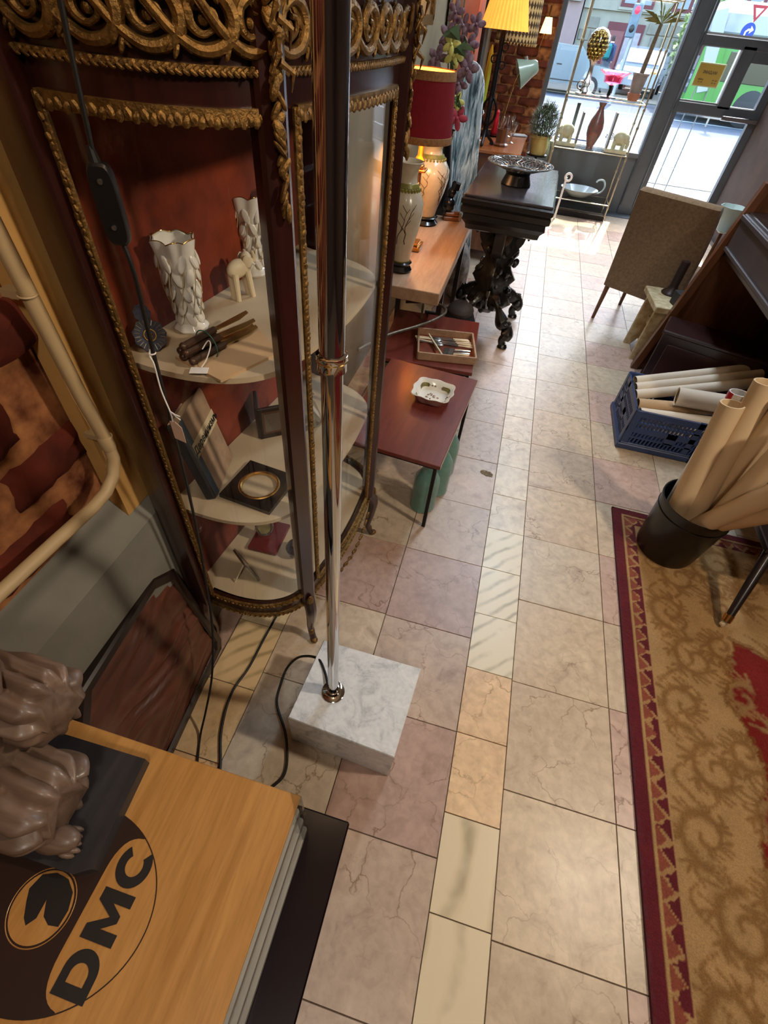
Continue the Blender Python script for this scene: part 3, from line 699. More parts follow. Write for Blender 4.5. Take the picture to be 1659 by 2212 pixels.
def knife_bundle():
    base = Vector((-.552, .722, Z1+.006)); dr = Vector((.052, .17, 0)).normalized(); sd = Vector((dr.y, -dr.x, 0))
    def kn(i, h, s, rotx):
        t = thing('table_knife', ['dark handled knife in the tied bundle, lying lowest on the board', 'dark handled knife in the tied bundle, next to the price tag', 'dark handled knife in the tied bundle, in its middle', 'dark handled knife in the tied bundle, nearest the white vase', 'dark handled knife on top of the tied bundle'][i], 'knife', (0, 0, 0), 0, 'bundle of knives on the cabinet shelf')
        o = base+sd*s+Vector((0, 0, h)); d2 = (dr+sd*rotx).normalized(); mm = Matrix.Translation(o) @ d2.to_track_quat('X', 'Z').to_matrix().to_4x4()
        hb = MB(); hb.box((.045, 0, 0), (.09, .013, .013), bev=.004); hb.ell((.0, 0, 0), (.008, .008, .008), 8, 6); hb.v = [tuple(mm @ Vector(p)) for p in hb.v]; obj('handle', hb, M('knife_handle', (74, 50, 34), .4, .3, .3, 40), t)
        bl = MB(); bl.add([(.09, -.006, -.001), (.15, -.010, -.001), (.185, -.004, -.001), (.19, .006, -.001), (.09, .006, -.001), (.09, -.006, .001), (.15, -.010, .001), (.185, -.004, .001), (.19, .006, .001), (.09, .006, .001)], [(4, 3, 2, 1, 0), (5, 6, 7, 8, 9), (0, 1, 6, 5), (1, 2, 7, 6), (2, 3, 8, 7), (3, 4, 9, 8), (4, 0, 5, 9)]); bl.v = [tuple(mm @ Vector(p)) for p in bl.v]
        obj('blade', bl, M('blade_brass', (150, 124, 74), .3, .85, .2, 20), t)
    for i, (h, s, rx) in enumerate(((.008, -.014, .05), (.008, .012, -.03), (.021, -.002, .02), (.020, -.017, .10), (.033, -.006, -.06))): kn(i, h, s, rx)
    c = base+dr*.05+Vector((0, 0, .018)); mb = MB(); m = Matrix.Translation(c) @ dr.to_track_quat('Z', 'Y').to_matrix().to_4x4()
    mb.torus((0, 0, 0), .029, .0012, 24, 5, m); tag(obj('elastic_band', mb, M('band_green', (50, 110, 96), .6)), 'thin green band around the bundle of knives', 'band')
    p = base+dr*.045
    tg = thing('price_tag', 'white price tag lying on the board beneath the knife bundle', 'tag', (0, 0, 0))
    obj('card', MB().box((-.520, .703, Z1+.0075), (.034, .022, .001), (0, 0, R(20)), bev=.0004), 'label_white', tg)
    obj('string', MB().tube(spline([(-.520, .713, Z1+.009), (-.515, .728, Z1+.02), (-.512, .745, Z1+.04), (-.52, .752, Z1+.045), (-.53, .742, Z1+.03)], 5), .0012, 5), 'label_white', tg)
knife_bundle()
def beaded():
    t = thing('beaded_ornament', 'dark blue beaded ornament with pale rays leaning in cabinet corner', 'ornament', (-.640, .742, Z1+.002))
    zz = Vector((.62, -.58, .53)).normalized(); yy = (Vector((0, 0, 1))-zz*zz.z).normalized(); mm = Matrix((yy.cross(zz), yy, zz)).transposed().to_4x4() @ Matrix.Scale(.85, 4)
    mb = MB(); poly = [(.036*math.cos(a)*(1+.06*math.cos(9*a)), .036+.036*math.sin(a)*(1+.06*math.cos(9*a))) for a in (2*PI*i/36 for i in range(36))]; mb.prism(poly, 0, .004, mm); mb.prism([(x*.5, .03+(y-.036)*.55+.055) for x, y in poly], 0, .004, mm)
    obj('cloth', mb, 'sequin_blue', t); ry = MB()
    for i in range(22):
        a = 2*PI*i/22; ry.tube([tuple(mm @ Vector((.022*math.cos(a), .036+.022*math.sin(a), .0055))), tuple(mm @ Vector((.034*math.cos(a), .036+.034*math.sin(a), .0055)))], .0011, 5)
    obj('rays', ry, M('bead_pale', (120, 112, 92), .35, .3), t); obj('bead_ring', MB().torus((0, .036, .005), .013, .0022, 24, 6, mm).ell(tuple(mm @ Vector((0, .036, .006))), .006, 8, 6), 'gold_bright', t)
beaded()
# ------------------------------------------------------------------ middle shelf (z .66)
Z2 = .6602
def book():
    t = thing('book', 'old book with worn tan cover and dark spine leaning in the cabinet', 'book')
    B0 = Vector((-.597, .752, Z2+.006)); B1 = Vector((-.636, .922, Z2+.002)); T0 = Vector((-.641, .726, .90)); X = (B1-B0); Xn = X.normalized()
    U = (T0-B0); U = (U-Xn*U.dot(Xn)); Hh = U.length; Un = U.normalized(); N = Xn.cross(Un)     # N towards the room
    if N.x < 0: N = -N
    m = Matrix((Xn, Un, N)).transposed().to_4x4(); m.translation = B0; Wd = X.length*.97
    def bx(c, d, bev=.001):
        mb = MB(); mb.box(c, d, bev=bev); mb.v = [tuple(m @ Vector(p)) for p in mb.v]; return mb
    obj('page_block', bx((Wd/2, Hh/2, -.012), (Wd-.008, Hh-.008, .020)), 'paper_white', t)
    obj('cover', bx((Wd/2, Hh/2, 0), (Wd, Hh, .003)), M('book_cover', (176, 146, 118), .8, 0, .2, 24, .2, 90), t)
    obj('cover', bx((Wd/2, Hh/2, -.024), (Wd, Hh, .003)), M('book_cover', (176, 146, 118)), t)
    obj('spine', bx((-.002, Hh/2, -.012), (.014, Hh, .029), .004), M('book_spine', (34, 34, 38), .45, 0, .2, 40), t)
    obj('spine_strip', bx((.014, Hh/2, .0022), (.022, Hh*.99, .0012), .0003), M('book_strip', (70, 86, 98), .6, 0, .2, 40), t)
    obj('title_strip', bx((Wd*.52+.002, Hh*.62, .0026), (Wd*.96, .040, .0010), .0002), M('title_paper', (226, 208, 168), .7, 0, .08, 20), t)
    tm = m @ Matrix.Translation((.006, Hh*.62-.011, .0036))
    text('title', 'Дарвинизмъ', 'ink_black', .0285, t, tm, .0002, .0007)
    text('spine_lettering', 'Дарвинъ', M('faded', (110, 92, 70), .6), .010, t, m @ Matrix.Translation((-.0095, Hh*.8, -.008)) @ Matrix.Rotation(R(-90), 4, 'Y') @ Matrix.Rotation(R(-90), 4, 'Z'), .0001) if False else None
book()
def square_frame():
    t = thing('round_opening_frame', 'black square frame with round gilt opening lying on the middle cabinet shelf', 'picture frame', (-.507, .829, Z2), R(-6.5))
    mb = MB(); n = 48; h = .077; out = []; inn = []
    for i in range(n):
        a = 2*PI*i/n+PI/4; c, s_ = math.cos(a), math.sin(a); k = h/max(abs(c), abs(s_)); out.append((c*k, s_*k)); inn.append((.054*c, .054*s_))
    rings = [[(x, y, 0) for x, y in out], [(x, y, .012) for x, y in out], [(x, y, .012) for x, y in inn], [(x, y, .0) for x, y in inn], [(x, y, 0) for x, y in out]]
    mb.loft(rings, cap=False); obj('mount', mb, 'black_lacquer', t, angle=30); obj('gilt_ring', MB().torus((0, 0, .009), .052, .006, 48, 10), 'gold_bright', t)
    obj('backing', MB().lathe([(.05, .001), (.05, .003)], 40), 'shelf_cloth', t)
square_frame()
def folding_frame():
    t = thing('folding_frame', 'dark leather folding double frame standing open on middle cabinet shelf', 'picture frame', (-.562, .975, Z2), R(0))
    for k, (ang, w) in enumerate(((R(118), .10), (R(40), .10))):
        lf = obj('leaf', MB().box((w/2*math.cos(ang)+(-.035), w/2*math.sin(ang)+.05, .055), (w, .012, .11), (0, 0, ang), bev=.003), M('leather_black', (36, 28, 26), .5, 0, .15, 50, .2, 160), t)
        nx, ny = math.sin(ang), -math.cos(ang); s = 1 if k == 1 else 1
        obj('picture', MB().box((w/2*math.cos(ang)-.035+nx*.0066*s, w/2*math.sin(ang)+.05+ny*.0066*s, .058), (w*.62, .001, .064), (0, 0, ang)), M('dim_photo', (92, 84, 74), .4, 0, .2, 20), lf)
        obj('frame_edge', MB().box((w/2*math.cos(ang)-.035+nx*.0060*s, w/2*math.sin(ang)+.05+ny*.0060*s, .058), (w*.74, .001, .078), (0, 0, ang)), M('leather_brown', (84, 54, 40), .5), lf)
folding_frame()
def bag():
    mb = MB(); rn = random.Random(4)
    mb.lathe([(.012, 0), (.05, .004), (.055, .03), (.04, .07), (.022, .10), (.030, .125)], 14, wob=lambda a, z: 1+.25*math.sin(3*a+z*60)+.12*math.sin(7*a-z*90), cap=False)
    tag(obj('cellophane_bag', mb, 'glass_cut', None, (-.50, 1.14, Z2+.001), angle=15), 'crumpled clear cellophane bag behind the folding frame', 'bag')
bag()
# ------------------------------------------------------------------ cabinet floor (z .292)
Z3 = .2925
def cameo():
    t = thing('medallion_stand', 'oval portrait medallion on a dark red leather base in cabinet bottom', 'medallion', (-.565, .935, Z3), R(2))
    obj('base', MB().box((0, 0, .008), (.102, .140, .016), bev=.003), 'leather_red', t)
    mm = Matrix.Translation((-.008, -.01, .072)) @ Euler((R(72), 0, R(20))).to_matrix().to_4x4() @ Matrix.Diagonal((1, 1.3, 1, 1))
    obj('oval_frame', MB().torus((0, 0, 0), .026, .005, 32, 8, mm), 'silver', t)
    obj('portrait', MB().lathe([(.025, -.003), (.025, .002)], 28, m=mm), M('portrait', (150, 140, 100), .3, 0, .4, 60, coat=.4), t)
    obj('prop', MB().cyl((-.008, .004, .016), (-.008, -.006, .06), .004), 'brass', t)
cameo()
tag(obj('inkwell', MB().lathe([(.014, 0), (.022, .004), (.018, .012), (.034, .022), (.036, .034), (.030, .046), (.016, .052), (.013, .060), (.009, .066), (.006, .072), (.001, .074)], 28).ell((.02, 0, .004), .008).ell((-.012, .017, .004), .008).ell((-.012, -.017, .004), .008), M('dark_gloss', (36, 22, 24), .15, .2, .1, 10, coat=.6), None, (-.448, .900, Z3+.004)), 'dark lidded round inkwell on cabinet floor', 'inkwell')
def easel_frame():
    t = thing('small_photo_frame', 'small silver beaded photo frame leaning on a strut on cabinet floor', 'picture frame', (-.548, .742, Z3), 0)
    a = Vector((.024, .016, 0)); ux = Vector((-.80, .58, 0)).normalized(); b = a+ux*.08; up = Vector((-.35*ux.y*-1, -.35*ux.x, .94)); up = Vector((-.15, -.24, .96)).normalized(); up = (up-ux*up.dot(ux)).normalized()
    m = Matrix((ux, up, ux.cross(up))).transposed().to_4x4(); m.translation = a
    def bx(c, d, bev=.001):
        mb = MB(); mb.box(c, d, bev=bev); mb.v = [tuple(m @ Vector(p)) for p in mb.v]; return mb
    obj('frame', bx((.039, .055, 0), (.084, .11, .006), .002), 'silver', t)
    obj('glass', bx((.039, .055, .0036), (.062, .086, .001)), 'pale_glass', t)
    bd = MB()
    for i in range(20): bd.ell(tuple(m @ Vector((-.001, .003+.0055*i, .004))), .0028, 6, 4); bd.ell(tuple(m @ Vector((.079, .003+.0055*i, .004))), .0028, 6, 4)
    obj('beading', bd, 'silver', t); obj('strut', MB().tube([tuple(m @ Vector((.039, .07, -.003))), (-.045, -.012, .001)], .003, 6), 'ivory', t)
easel_frame()

# ================================================================== FLOOR LAMP
def floor_lamp():
    t = thing('floor_lamp', 'chrome floor lamp pole on a thick square marble block', 'lamp', (-.183, .518, 0))
    cx, cy = -.183, .518
    P = [(-.268, .668), (.056, .668), (.037, .395), (-.283, .412)]; mb = MB(); c = (sum(p[0] for p in P)/4, sum(p[1] for p in P)/4)
    def ring(k, z): return [(c[0]+(x-c[0])*k-cx, c[1]+(y-c[1])*k-cy, z) for x, y in P]
    mb.loft([ring(.985, .0), ring(1, .004), ring(1, .196), ring(.985, .2)])
    m, nt, b = newmat('marble_block'); v = coords(nt); n = noise(nt, v, 16, 9, 1.0, .7); n2 = noise(nt, v, 70, 3)
    nt.links.new(mix(nt, .4, ramp(nt, n, [(.3, lin((170, 173, 178))), (.48, lin((222, 223, 225))), (.7, lin((238, 238, 237)))]), ramp(nt, n2, [(.35, (.75, .75, .76)), (.6, (1, 1, 1))]), 'MULTIPLY'), b.inputs['Base Color']); b.inputs['Roughness'].default_value = .25
    obj('base', mb, 'marble_block', t, angle=20)
    obj('pole', MB().cyl((0, 0, .205), (0, 0, 1.30), .0150, seg=32), 'chrome', t)
    obj('sleeve', MB().cyl((0, 0, 1.29), (0, 0, 2.02), .0165, seg=32), 'chrome', t)
    obj('collar', MB().lathe([(.0165, 1.272), (.0195, 1.274), (.0195, 1.288), (.0205, 1.290), (.0205, 1.296), (.0165, 1.298)], 32), 'chrome', t); obj('collar_ring', MB().torus((0, 0, 1.288), .0196, .0012, 40, 6), 'gold_bright', t)
    obj('ferrule', MB().lathe([(.034, .2), (.034, .2035), (.030, .2055), (.019, .207), (.0185, .222), (.0155, .223)], 32), 'chrome', t)
    obj('set_screw', MB().cyl((-.015, -.004, .216), (-.030, -.008, .216), .005, seg=10), 'chrome', t)
    obj('shade', MB().lathe([(.20, 1.86), (.17, 2.12)], 40, cap=False), 'paper_white', t)
    obj('bulb', MB().ell((0, 0, 1.98), (.035, .035, .05)), 'shade_lit', t)
    l = bpy.data.lights.new('lamp_bulb', 'POINT'); l.energy = 1.5; l.color = (1, .74, .45); l.shadow_soft_size = .05
    o = bpy.data.objects.new('lamp_bulb', l); C.objects.link(o); o.location = (cx, cy, 1.90)
    obj('power_cord', MB().tube(spline([(-.014, .0, .212), (-.045, .05, .203), (-.085, .09, .190), (-.16, .115, .10), (-.203, .10, .02), (-.205, .045, .006), (-.19, -.02, .005), (-.125, -.10, .005), (-.085, -.19, .005), (-.10, -.24, .005), (-.16, -.30, .005)], 8), .0042, 8), 'rubber_black', t)
floor_lamp()
def hanging_cord():
    t = thing('switch_cord', 'black cord with inline rocker switch hanging before the cabinet side', 'cord', (0, 0, 0))
    obj('cable', MB().tube(spline([(-.40, .57, 1.95), (-.475, .592, 1.70), (-.504, .600, 1.576), (-.516, .600, 1.49), (-.523, .600, 1.437)], 6), .0032, 8), 'rubber_black', t)
    obj('cable', MB().tube(spline([(-.517, .600, 1.345), (-.514, .600, 1.31), (-.520, .602, 1.24), (-.527, .604, 1.17), (-.540, .612, 1.05), (-.565, .628, .85), (-.590, .634, .62), (-.605, .622, .43), (-.590, .59, .36), (-.575, .545, .27), (-.560, .47, .16), (-.56, .40, .07), (-.56, .34, .007), (-.53, .27, .006)], 6), .0034, 8), 'rubber_black', t)
    a = Vector((-.5225, .600, 1.440)); b = Vector((-.5165, .600, 1.345)); d_ = (a-b).normalized(); m = Matrix.Translation((a+b)/2) @ Matrix((Vector((0, 1, 0)).cross(d_), -Vector((0, 1, 0)), d_)).transposed().to_4x4()
    m = Matrix.Translation((a+b)/2) @ Matrix((Vector((.94, .34, 0)), Vector((-.34, .94, 0)), Vector((0, 0, 1)))).transposed().to_4x4()
    poly = []
    for i in range(32):
        q = 2*PI*i/32; c, s_ = math.cos(q), math.sin(q); poly.append((.0155*math.copysign(abs(c)**.4, c), .047*math.copysign(abs(s_)**.55, s_)))
    mb = MB(); mm = m @ Matrix.Rotation(R(90), 4, 'X'); mb.loft([[(x*k, y*k, z) for x, y in poly] for k, z in ((.93, -.009), (1, -.006), (1, .006), (.93, .009))], m=mm)
    sw = obj('switch_body', mb, 'plastic_black', t)
    for zz in (-.024, .028):
        s2 = MB(); s2.lathe([(.0032, .0085), (.0032, .0105), (.0001, .0107)], 12, o=(0, zz, 0), m=mm); s2.lathe([(.0032, -.0085), (.0032, -.0105), (.0001, -.0107)], 12, o=(0, zz, 0), m=mm); obj('screw', s2, 'silver', sw)
    obj('strain_relief', MB().cyl((-.5235, .600, 1.455), (-.5225, .600, 1.436), .0045, .008, 10), 'plastic_black', t)
hanging_cord()
def hanging_tag():
    t = thing('price_tag', 'cream price tag hanging on a white string from the black cord', 'tag', (0, 0, 0))
    obj('string', MB().tube(spline([(-.529, .602, 1.185), (-.530, .598, 1.175), (-.526, .597, 1.16), (-.528, .597, 1.11), (-.522, .596, 1.065), (-.523, .596, 1.045)], 5), .0014, 6).torus((-.528, .603, 1.178), .005, .0014, 16, 5).tube([(-.522, .596, 1.068), (-.512, .596, 1.058), (-.506, .597, 1.052)], .001, 5).tube([(-.522, .596, 1.068), (-.514, .596, 1.063), (-.505, .597, 1.060)], .001, 5), 'label_white', t)
    obj('card', MB().add([(-.530, .596, 1.044), (-.520, .596, 1.046), (-.508, .596, 1.034), (-.508, .596, .998), (-.530, .596, 1.004), (-.530, .597, 1.044), (-.520, .597, 1.046), (-.508, .597, 1.034), (-.508, .597, .998), (-.530, .597, 1.004)], [(0, 1, 2, 3, 4), (9, 8, 7, 6, 5), (0, 5, 6, 1), (1, 6, 7, 2), (2, 7, 8, 3), (3, 8, 9, 4), (4, 9, 5, 0)]), M('tag_cream', (214, 180, 156), .7), t)
hanging_tag()
tag(obj('floor_cable', MB().tube(spline([(-.45, 1.02, .005), (-.50, .86, .005), (-.512, .72, .005), (-.516, .59, .005), (-.531, .486, .005), (-.506, .372, .005), (-.46, .28, .005), (-.42, .18, .005)], 8), .0042, 8), 'rubber_black'), 'black cable running over the tiles beneath the cabinet to the wall', 'cable')
# wall pipe
pp = thing('wall_pipe', 'cream painted pipe with an elbow fixed on the brick wall', 'pipe')
obj('tube', MB().tube([(-.705, .575, 2.9), (-.705, .577, 1.37), (-.705, .590, 1.05), (-.705, .600, .945), (-.705, .598, .90), (-.705, .580, .866), (-.705, .545, .846), (-.705, .50, .842), (-.705, .40, .850), (-.705, .2, .862), (-.705, -1.0, .90)], .0130, 16), 'pipe_cream', pp)
for z in (.955, 1.25): obj('clip', MB().torus((-.705, .600-.07*(z-.955), z), .0136, .0018, 20, 6).box((-.73, .600-.07*(z-.955), z), (.03, .02, .012)), 'pipe_cream', pp)
obj('socket', MB().lathe([(.0135, 0), (.0148, .004), (.0148, .03), (.0135, .034)], 20, o=(-.705, .5985, .925)), 'pipe_cream', pp)

# ================================================================== CARVED PLAQUE leaning on the wall
def plaque():
    t = thing('carved_plaque', 'thick octagonal brown carved plaque leaning against the grey wall', 'plaque')
    o = Vector((-.600, .145, .0)); U = Vector((-.04, .50, 0)).normalized(); T = Vector((-.075, 0, .475)).normalized(); N = U.cross(T)
    m = Matrix((U, T, N)).transposed().to_4x4(); m.translation = o
    L, Hh, c = .505, .50, .10
    oc = [(c, 0), (L-.02, 0), (L, .03), (L-.01, Hh-c*.55), (L-.085, Hh), (c, Hh), (0, Hh-c), (0, c)]
    def off(k): cx, cy = L/2, Hh/2; return [(cx+(x-cx)*k, cy+(y-cy)*k) for x, y in oc]
    mb = MB(); mb.loft([[(x, y, z) for x, y in off(k)] for k, z in ((.97, -.055), (1, -.05), (1, -.006), (.975, 0), (.90, 0), (.88, -.008))], m=m, cap=False); obj('rim', mb, 'walnut_dark', t, angle=25)
    bk = MB(); bk.prism(off(.96), -.052, -.048, m); obj('back_board', bk, 'walnut_dark', t)
    # relief field
    n = 60; vs = []; fs = []
    for j in range(n+1):
        for i in range(n+1):
            x = L*(.06+.88*i/n); y = Hh*(.06+.88*j/n); dx, dy = x-L*.55, y-Hh*.5
            h = -.012+.022*max(0, 1-(abs(dx)/.13)**2)*max(0, 1-(abs(dy)/.2)**2)+.009*math.sin(34*dx+9*math.sin(17*dy))*math.exp(-(dx*dx+dy*dy)/.03)+.003*math.sin(45*dy+20*dx)
            vs.append((x, y, h))
    def inside(x, y):
        P = off(.90); r = False; j = len(P)-1
        for i in range(len(P)):
            if (P[i][1] > y) != (P[j][1] > y) and x < (P[j][0]-P[i][0])*(y-P[i][1])/(P[j][1]-P[i][1])+P[i][0]: r = not r
            j = i
        return r
    for j in range(n):
        for i in range(n):
            a = j*(n+1)+i
            if inside(vs[a][0]+.003, vs[a][1]+.003): fs.append((a, a+1, a+n+2, a+n+1))
    rf = MB(); rf.add(vs, fs, m); obj('carved_field', rf, 'wood_plaque', t, angle=80)
plaque()

# ================================================================== NEAR TABLE, THREAD BOX, STATUE
def near_table():
    t = thing('side_table', 'dark purple lacquered table beneath the wooden thread box', 'table', (-.33, -.05, 0))
    obj('top', MB().box((-.01, 0.015, .468), (.625, .42, .024), bev=.003), 'purple_lacquer', t)
    obj('apron', MB().box((-.02, 0, .43), (.52, .30, .05)), 'purple_lacquer', t)
    for x in (-.26, .21):
        for y in (-.15, .13): obj('leg', MB().cyl((x, y, .45), (x, y, 0), .02, .014), 'purple_lacquer', t)
near_table()
def thread_box():
    zt = .72
    t = thing('thread_box', 'wooden thread display box with DMC lettering on its lid', 'box', (-.36, -.05, .4805))
    ox, oy, oz = -.36, -.05, .4805
    def L(x, y, z): return (x-ox, y-oy, z-oz)
    obj('lid', MB().box(L(-.372, -.060, zt-.004), (.525, .420, .008), bev=.0015), 'wood_orange', t)
    obj('body', MB().box(L(-.39, -.06, .596), (.47, .38, .228)), M('box_inner', (84, 76, 66), .5, 0, .2, 8), t)
    for k, z in enumerate((.500, .540, .580, .620, .660, .698)):
        obj('rail', MB().box(L(-.117-.004*(k % 2)+.004*(5-k)*.4, -.06, z), (.012, .40, .026), bev=.003), M('acrylic_grey', (150, 144, 134), .22, 0, .15, 14, coat=.5), t)
        obj('rail_core', MB().box(L(-.128+.004*(5-k)*.4, -.06, z), (.006, .40, .032)), M('rail_grey', (150, 142, 130), .35, 0, .2, 20), t)
    obj('corner_clasp', MB().prism([(-.127-ox, .150-oy), (-.108-ox, .150-oy), (-.097-ox, .128-oy), (-.104-ox, .118-oy), (-.116-ox, .135-oy)], .50-oz, .7215-oz), 'glass_acrylic', t)
    # printed emblem
    cx, cy, a, b = -.390, -.060, .140, .114; z0 = zt+.0001-oz
    def pr_(poly, mat, z, name): return obj(name, MB().prism([(x-ox, y-oy) for x, y in poly], z, z+.00025), mat, t, smooth=False)
    n = 96; line = MB()
    ring = [(cx+a*math.cos(2*PI*i/n), cy+b*math.sin(2*PI*i/n)) for i in range(n)]
    for i in range(n):
        p = ring[i]; q = ring[(i+1) % n]; k = .988
        pi = (cx+(p[0]-cx)*k, cy+(p[1]-cy)*k); qi = (cx+(q[0]-cx)*k, cy+(q[1]-cy)*k)
        line.add([(p[0]-ox, p[1]-oy, z0+.0004), (q[0]-ox, q[1]-oy, z0+.0004), (qi[0]-ox, qi[1]-oy, z0+.0004), (pi[0]-ox, pi[1]-oy, z0+.0004)], [(0, 1, 2, 3)])
    obj('emblem_outline', line, 'print_brown', t, smooth=False)
    xb = -.345
    dark = [p for p in ring if p[0] < xb-.012]
    up_ = [(cx+a*math.cos(q), cy+b*math.sin(q)) for q in np.linspace(R(108), R(56), 14)]
    dn = [(cx+a*math.cos(q), cy+b*math.sin(q)) for q in np.linspace(R(-56), R(-108), 14)]
    left = [(cx+a*math.cos(q), cy+b*math.sin(q)) for q in np.linspace(R(-112), R(-248), 40)]
    q1 = bez((-.3135, cy+.0925, 0), (xb, cy+.090, 0), (xb, cy+.045, 0), 8); lens = [(p[0], p[1]) for p in q1]+[(p[0], 2*cy-p[1]) for p in reversed(q1)]
    dark = up_+lens+dn+left
    pr_([tuple(p) for p in dark], 'print_brown', z0, 'emblem_band')
    hc = (-.401, -.072); circ = [(hc[0]+.040*math.cos(2*PI*i/48), hc[1]+.040*math.sin(2*PI*i/48)) for i in range(48)]
    obj('emblem_ring', MB().torus((hc[0]-ox, hc[1]-oy, z0+.0003), .043, .0007, 64, 4), 'wood_orange', t)
    pr_(circ, 'wood_orange', z0+.0002, 'emblem_disc')
    hh = [(-.024, .030), (-.006, .037), (.014, .035), (.030, .024), (.037, .006), (.036, -.012), (.022, -.014), (.010, -.008), (.001, .008), (.002, -.012), (-.006, -.022), (-.014, -.016), (-.024, .0), (-.030, .012)]
    pr_([(hc[0]+x, hc[1]+y) for x, y in hh], 'ink_black', z0+.0005, 'emblem_horse')
    mm = Matrix.Translation((-.2845-ox, -.140-oy, z0+.0006)) @ Matrix.Rotation(R(90), 4, 'Z')
    Hh = .047
    def strip(name, outer, inner, closed):
        g = MB(); n_ = len(outer); vs_ = [tuple(mm @ Vector((x, y, 0))) for x, y in outer+inner]
        g.add(vs_, [(i, (i+1) % n_, n_+(i+1) % n_, n_+i) for i in range(n_ if closed else n_-1)]); obj(name, g, 'ink_black', t, smooth=False)
    def dpath(x0, x1, y0, y1): 
        r_ = (y1-y0)/2; xc = x1-r_*.95; return [(x0, y0), (x0, y1)]+[(xc+r_*.95*math.cos(q), (y0+y1)/2+r_*math.sin(q)) for q in np.linspace(PI/2, -PI/2, 17)]
    strip('letter', dpath(0, .048, 0, Hh), dpath(.0135, .0345, .0115, Hh-.0115), True)
    mp_ = [(.055, 0), (.055, Hh), (.0695, Hh), (.0825, .021), (.0955, Hh), (.110, Hh), (.110, 0), (.0965, 0), (.0965, .026), (.0865, .008), (.0785, .008), (.0685, .026), (.0685, 0)]
    lm = MB(); lm.prism(mp_, 0, .0003, mm); obj('letter', lm, 'ink_black', t, smooth=False)
    qs = np.linspace(R(42), R(318), 25); strip('letter', [(.1405+.0260*math.cos(q), Hh/2+.0250*math.sin(q)) for q in qs], [(.1405+.0130*math.cos(q), Hh/2+.0125*math.sin(q)) for q in qs], False)
thread_box()
def statue():
    t = thing('carved_statue', 'brown carved wooden statue with deeply folded robe on dark plinth', 'statue', (-.47, .03, .7205))
    ox, oy, oz = -.47, .03, .7205
    pl = MB(); pl.prism([(-.505-ox, .123-oy), (-.366-ox, .126-oy), (-.353-ox, -.018-oy), (-.375-ox, -.030-oy), (-.62-ox, -.035-oy), (-.62-ox, .12-oy)], 0, .024); obj('plinth', pl, 'wood_base_black', t, angle=20)
    rn = random.Random(2)
    def drape(name, x0, x1, yc, zc, ry, rz, folds, amp, tip, seg=96, nx=56, lean=0.0, ragged=.012):
        rings = []
        for i in range(nx+1):
            u = i/nx; x = x0+(x1-x0)*u; k = math.sqrt(max(.02, 1-max(0, (u-tip)/(1-tip))**2*.55)) if u > tip else 1
            ring = []
            for j in range(seg):
                a = 2*PI*j/seg; f = 1+amp*(1.6*abs(math.sin(folds*a/2*1.6+1.2*math.sin(u*5)+.6*math.sin(3*a+u*4)))-.9)+amp*.35*math.sin(folds*1.9*a-u*6)
                xr = ragged*math.sin(9*a+1)*max(0, (u-.7)/.3)
                ring.append((x-ox+xr, yc-oy+ry*k*f*math.cos(a)+lean*u, zc-oz+rz*k*f*math.sin(a)))
            rings.append(ring)
        return obj(name, MB().loft(rings), 'wood_statue', t, angle=70)
    drape('robe', -.66, -.412, .032, .80, .060, .050, 7, .13, .90, ragged=.006)
    drape('robe', -.66, -.446, .122, .90, .050, .062, 7, .13, .92, lean=.004, ragged=.005)
    drape('sleeve', -.66, -.50, .06, .90, .10, .14, 6, .05, .85)
    for k, (dx, dy) in enumerate(((0, 0), (.006, .012))):
        ft = obj('foot', MB().ell((-.415-ox+dx, -.002-oy+dy*0, .765-oz), (.038, .019, .017), 16, 10, (0, R(-12), R(12))), 'wood_statue', t) if k == 0 else None
        if ft:
            for q in range(5): obj('toe', MB().ell((-.388-ox-.004*abs(q-1), -.012-oy+.0075*q-.002, .757-oz), (.011, .0042, .0050), 10, 6, (0, R(15), R(10))), 'wood_statue', ft)
statue()

# ================================================================== LOW RED TABLES and what stands on them
def low_table(name, label, loc, rz, w, l, h, group):
    t = thing(name, label, 'table', loc, rz, group)
    obj('top', MB().box((0, 0, h-.010), (w, l, .020), bev=.002), 'wood_red', t)
    obj('edge_band', MB().box((w/2+.0006, 0, h-.010), (.0012, l, .019)), 'wood_beige', t)
    for x in (-w/2+.02, w/2-.02):
        for y in (-l/2+.02, l/2-.02): obj('leg', MB().box((x, y, (h-.02)/2), (.016, .016, h-.02), bev=.002), 'black_iron', t)
    obj('frame_bar', MB().box((0, -l/2+.02, h-.028), (w-.04, .014, .014)).box((0, l/2-.02, h-.028), (w-.04, .014, .014)), 'black_iron', t)
    return t
low_table('coffee_table', 'low reddish brown coffee table with black metal legs carrying a porcelain dish', (-.243, 1.778, 0), R(-5.0), .45, .70, .387, 'low red tables')
low_table('coffee_table', 'low reddish brown table partly under its twin, carrying the box of cutlery', (-.292, 2.52, 0), R(3.5), .50, .60, .345, 'low red tables')
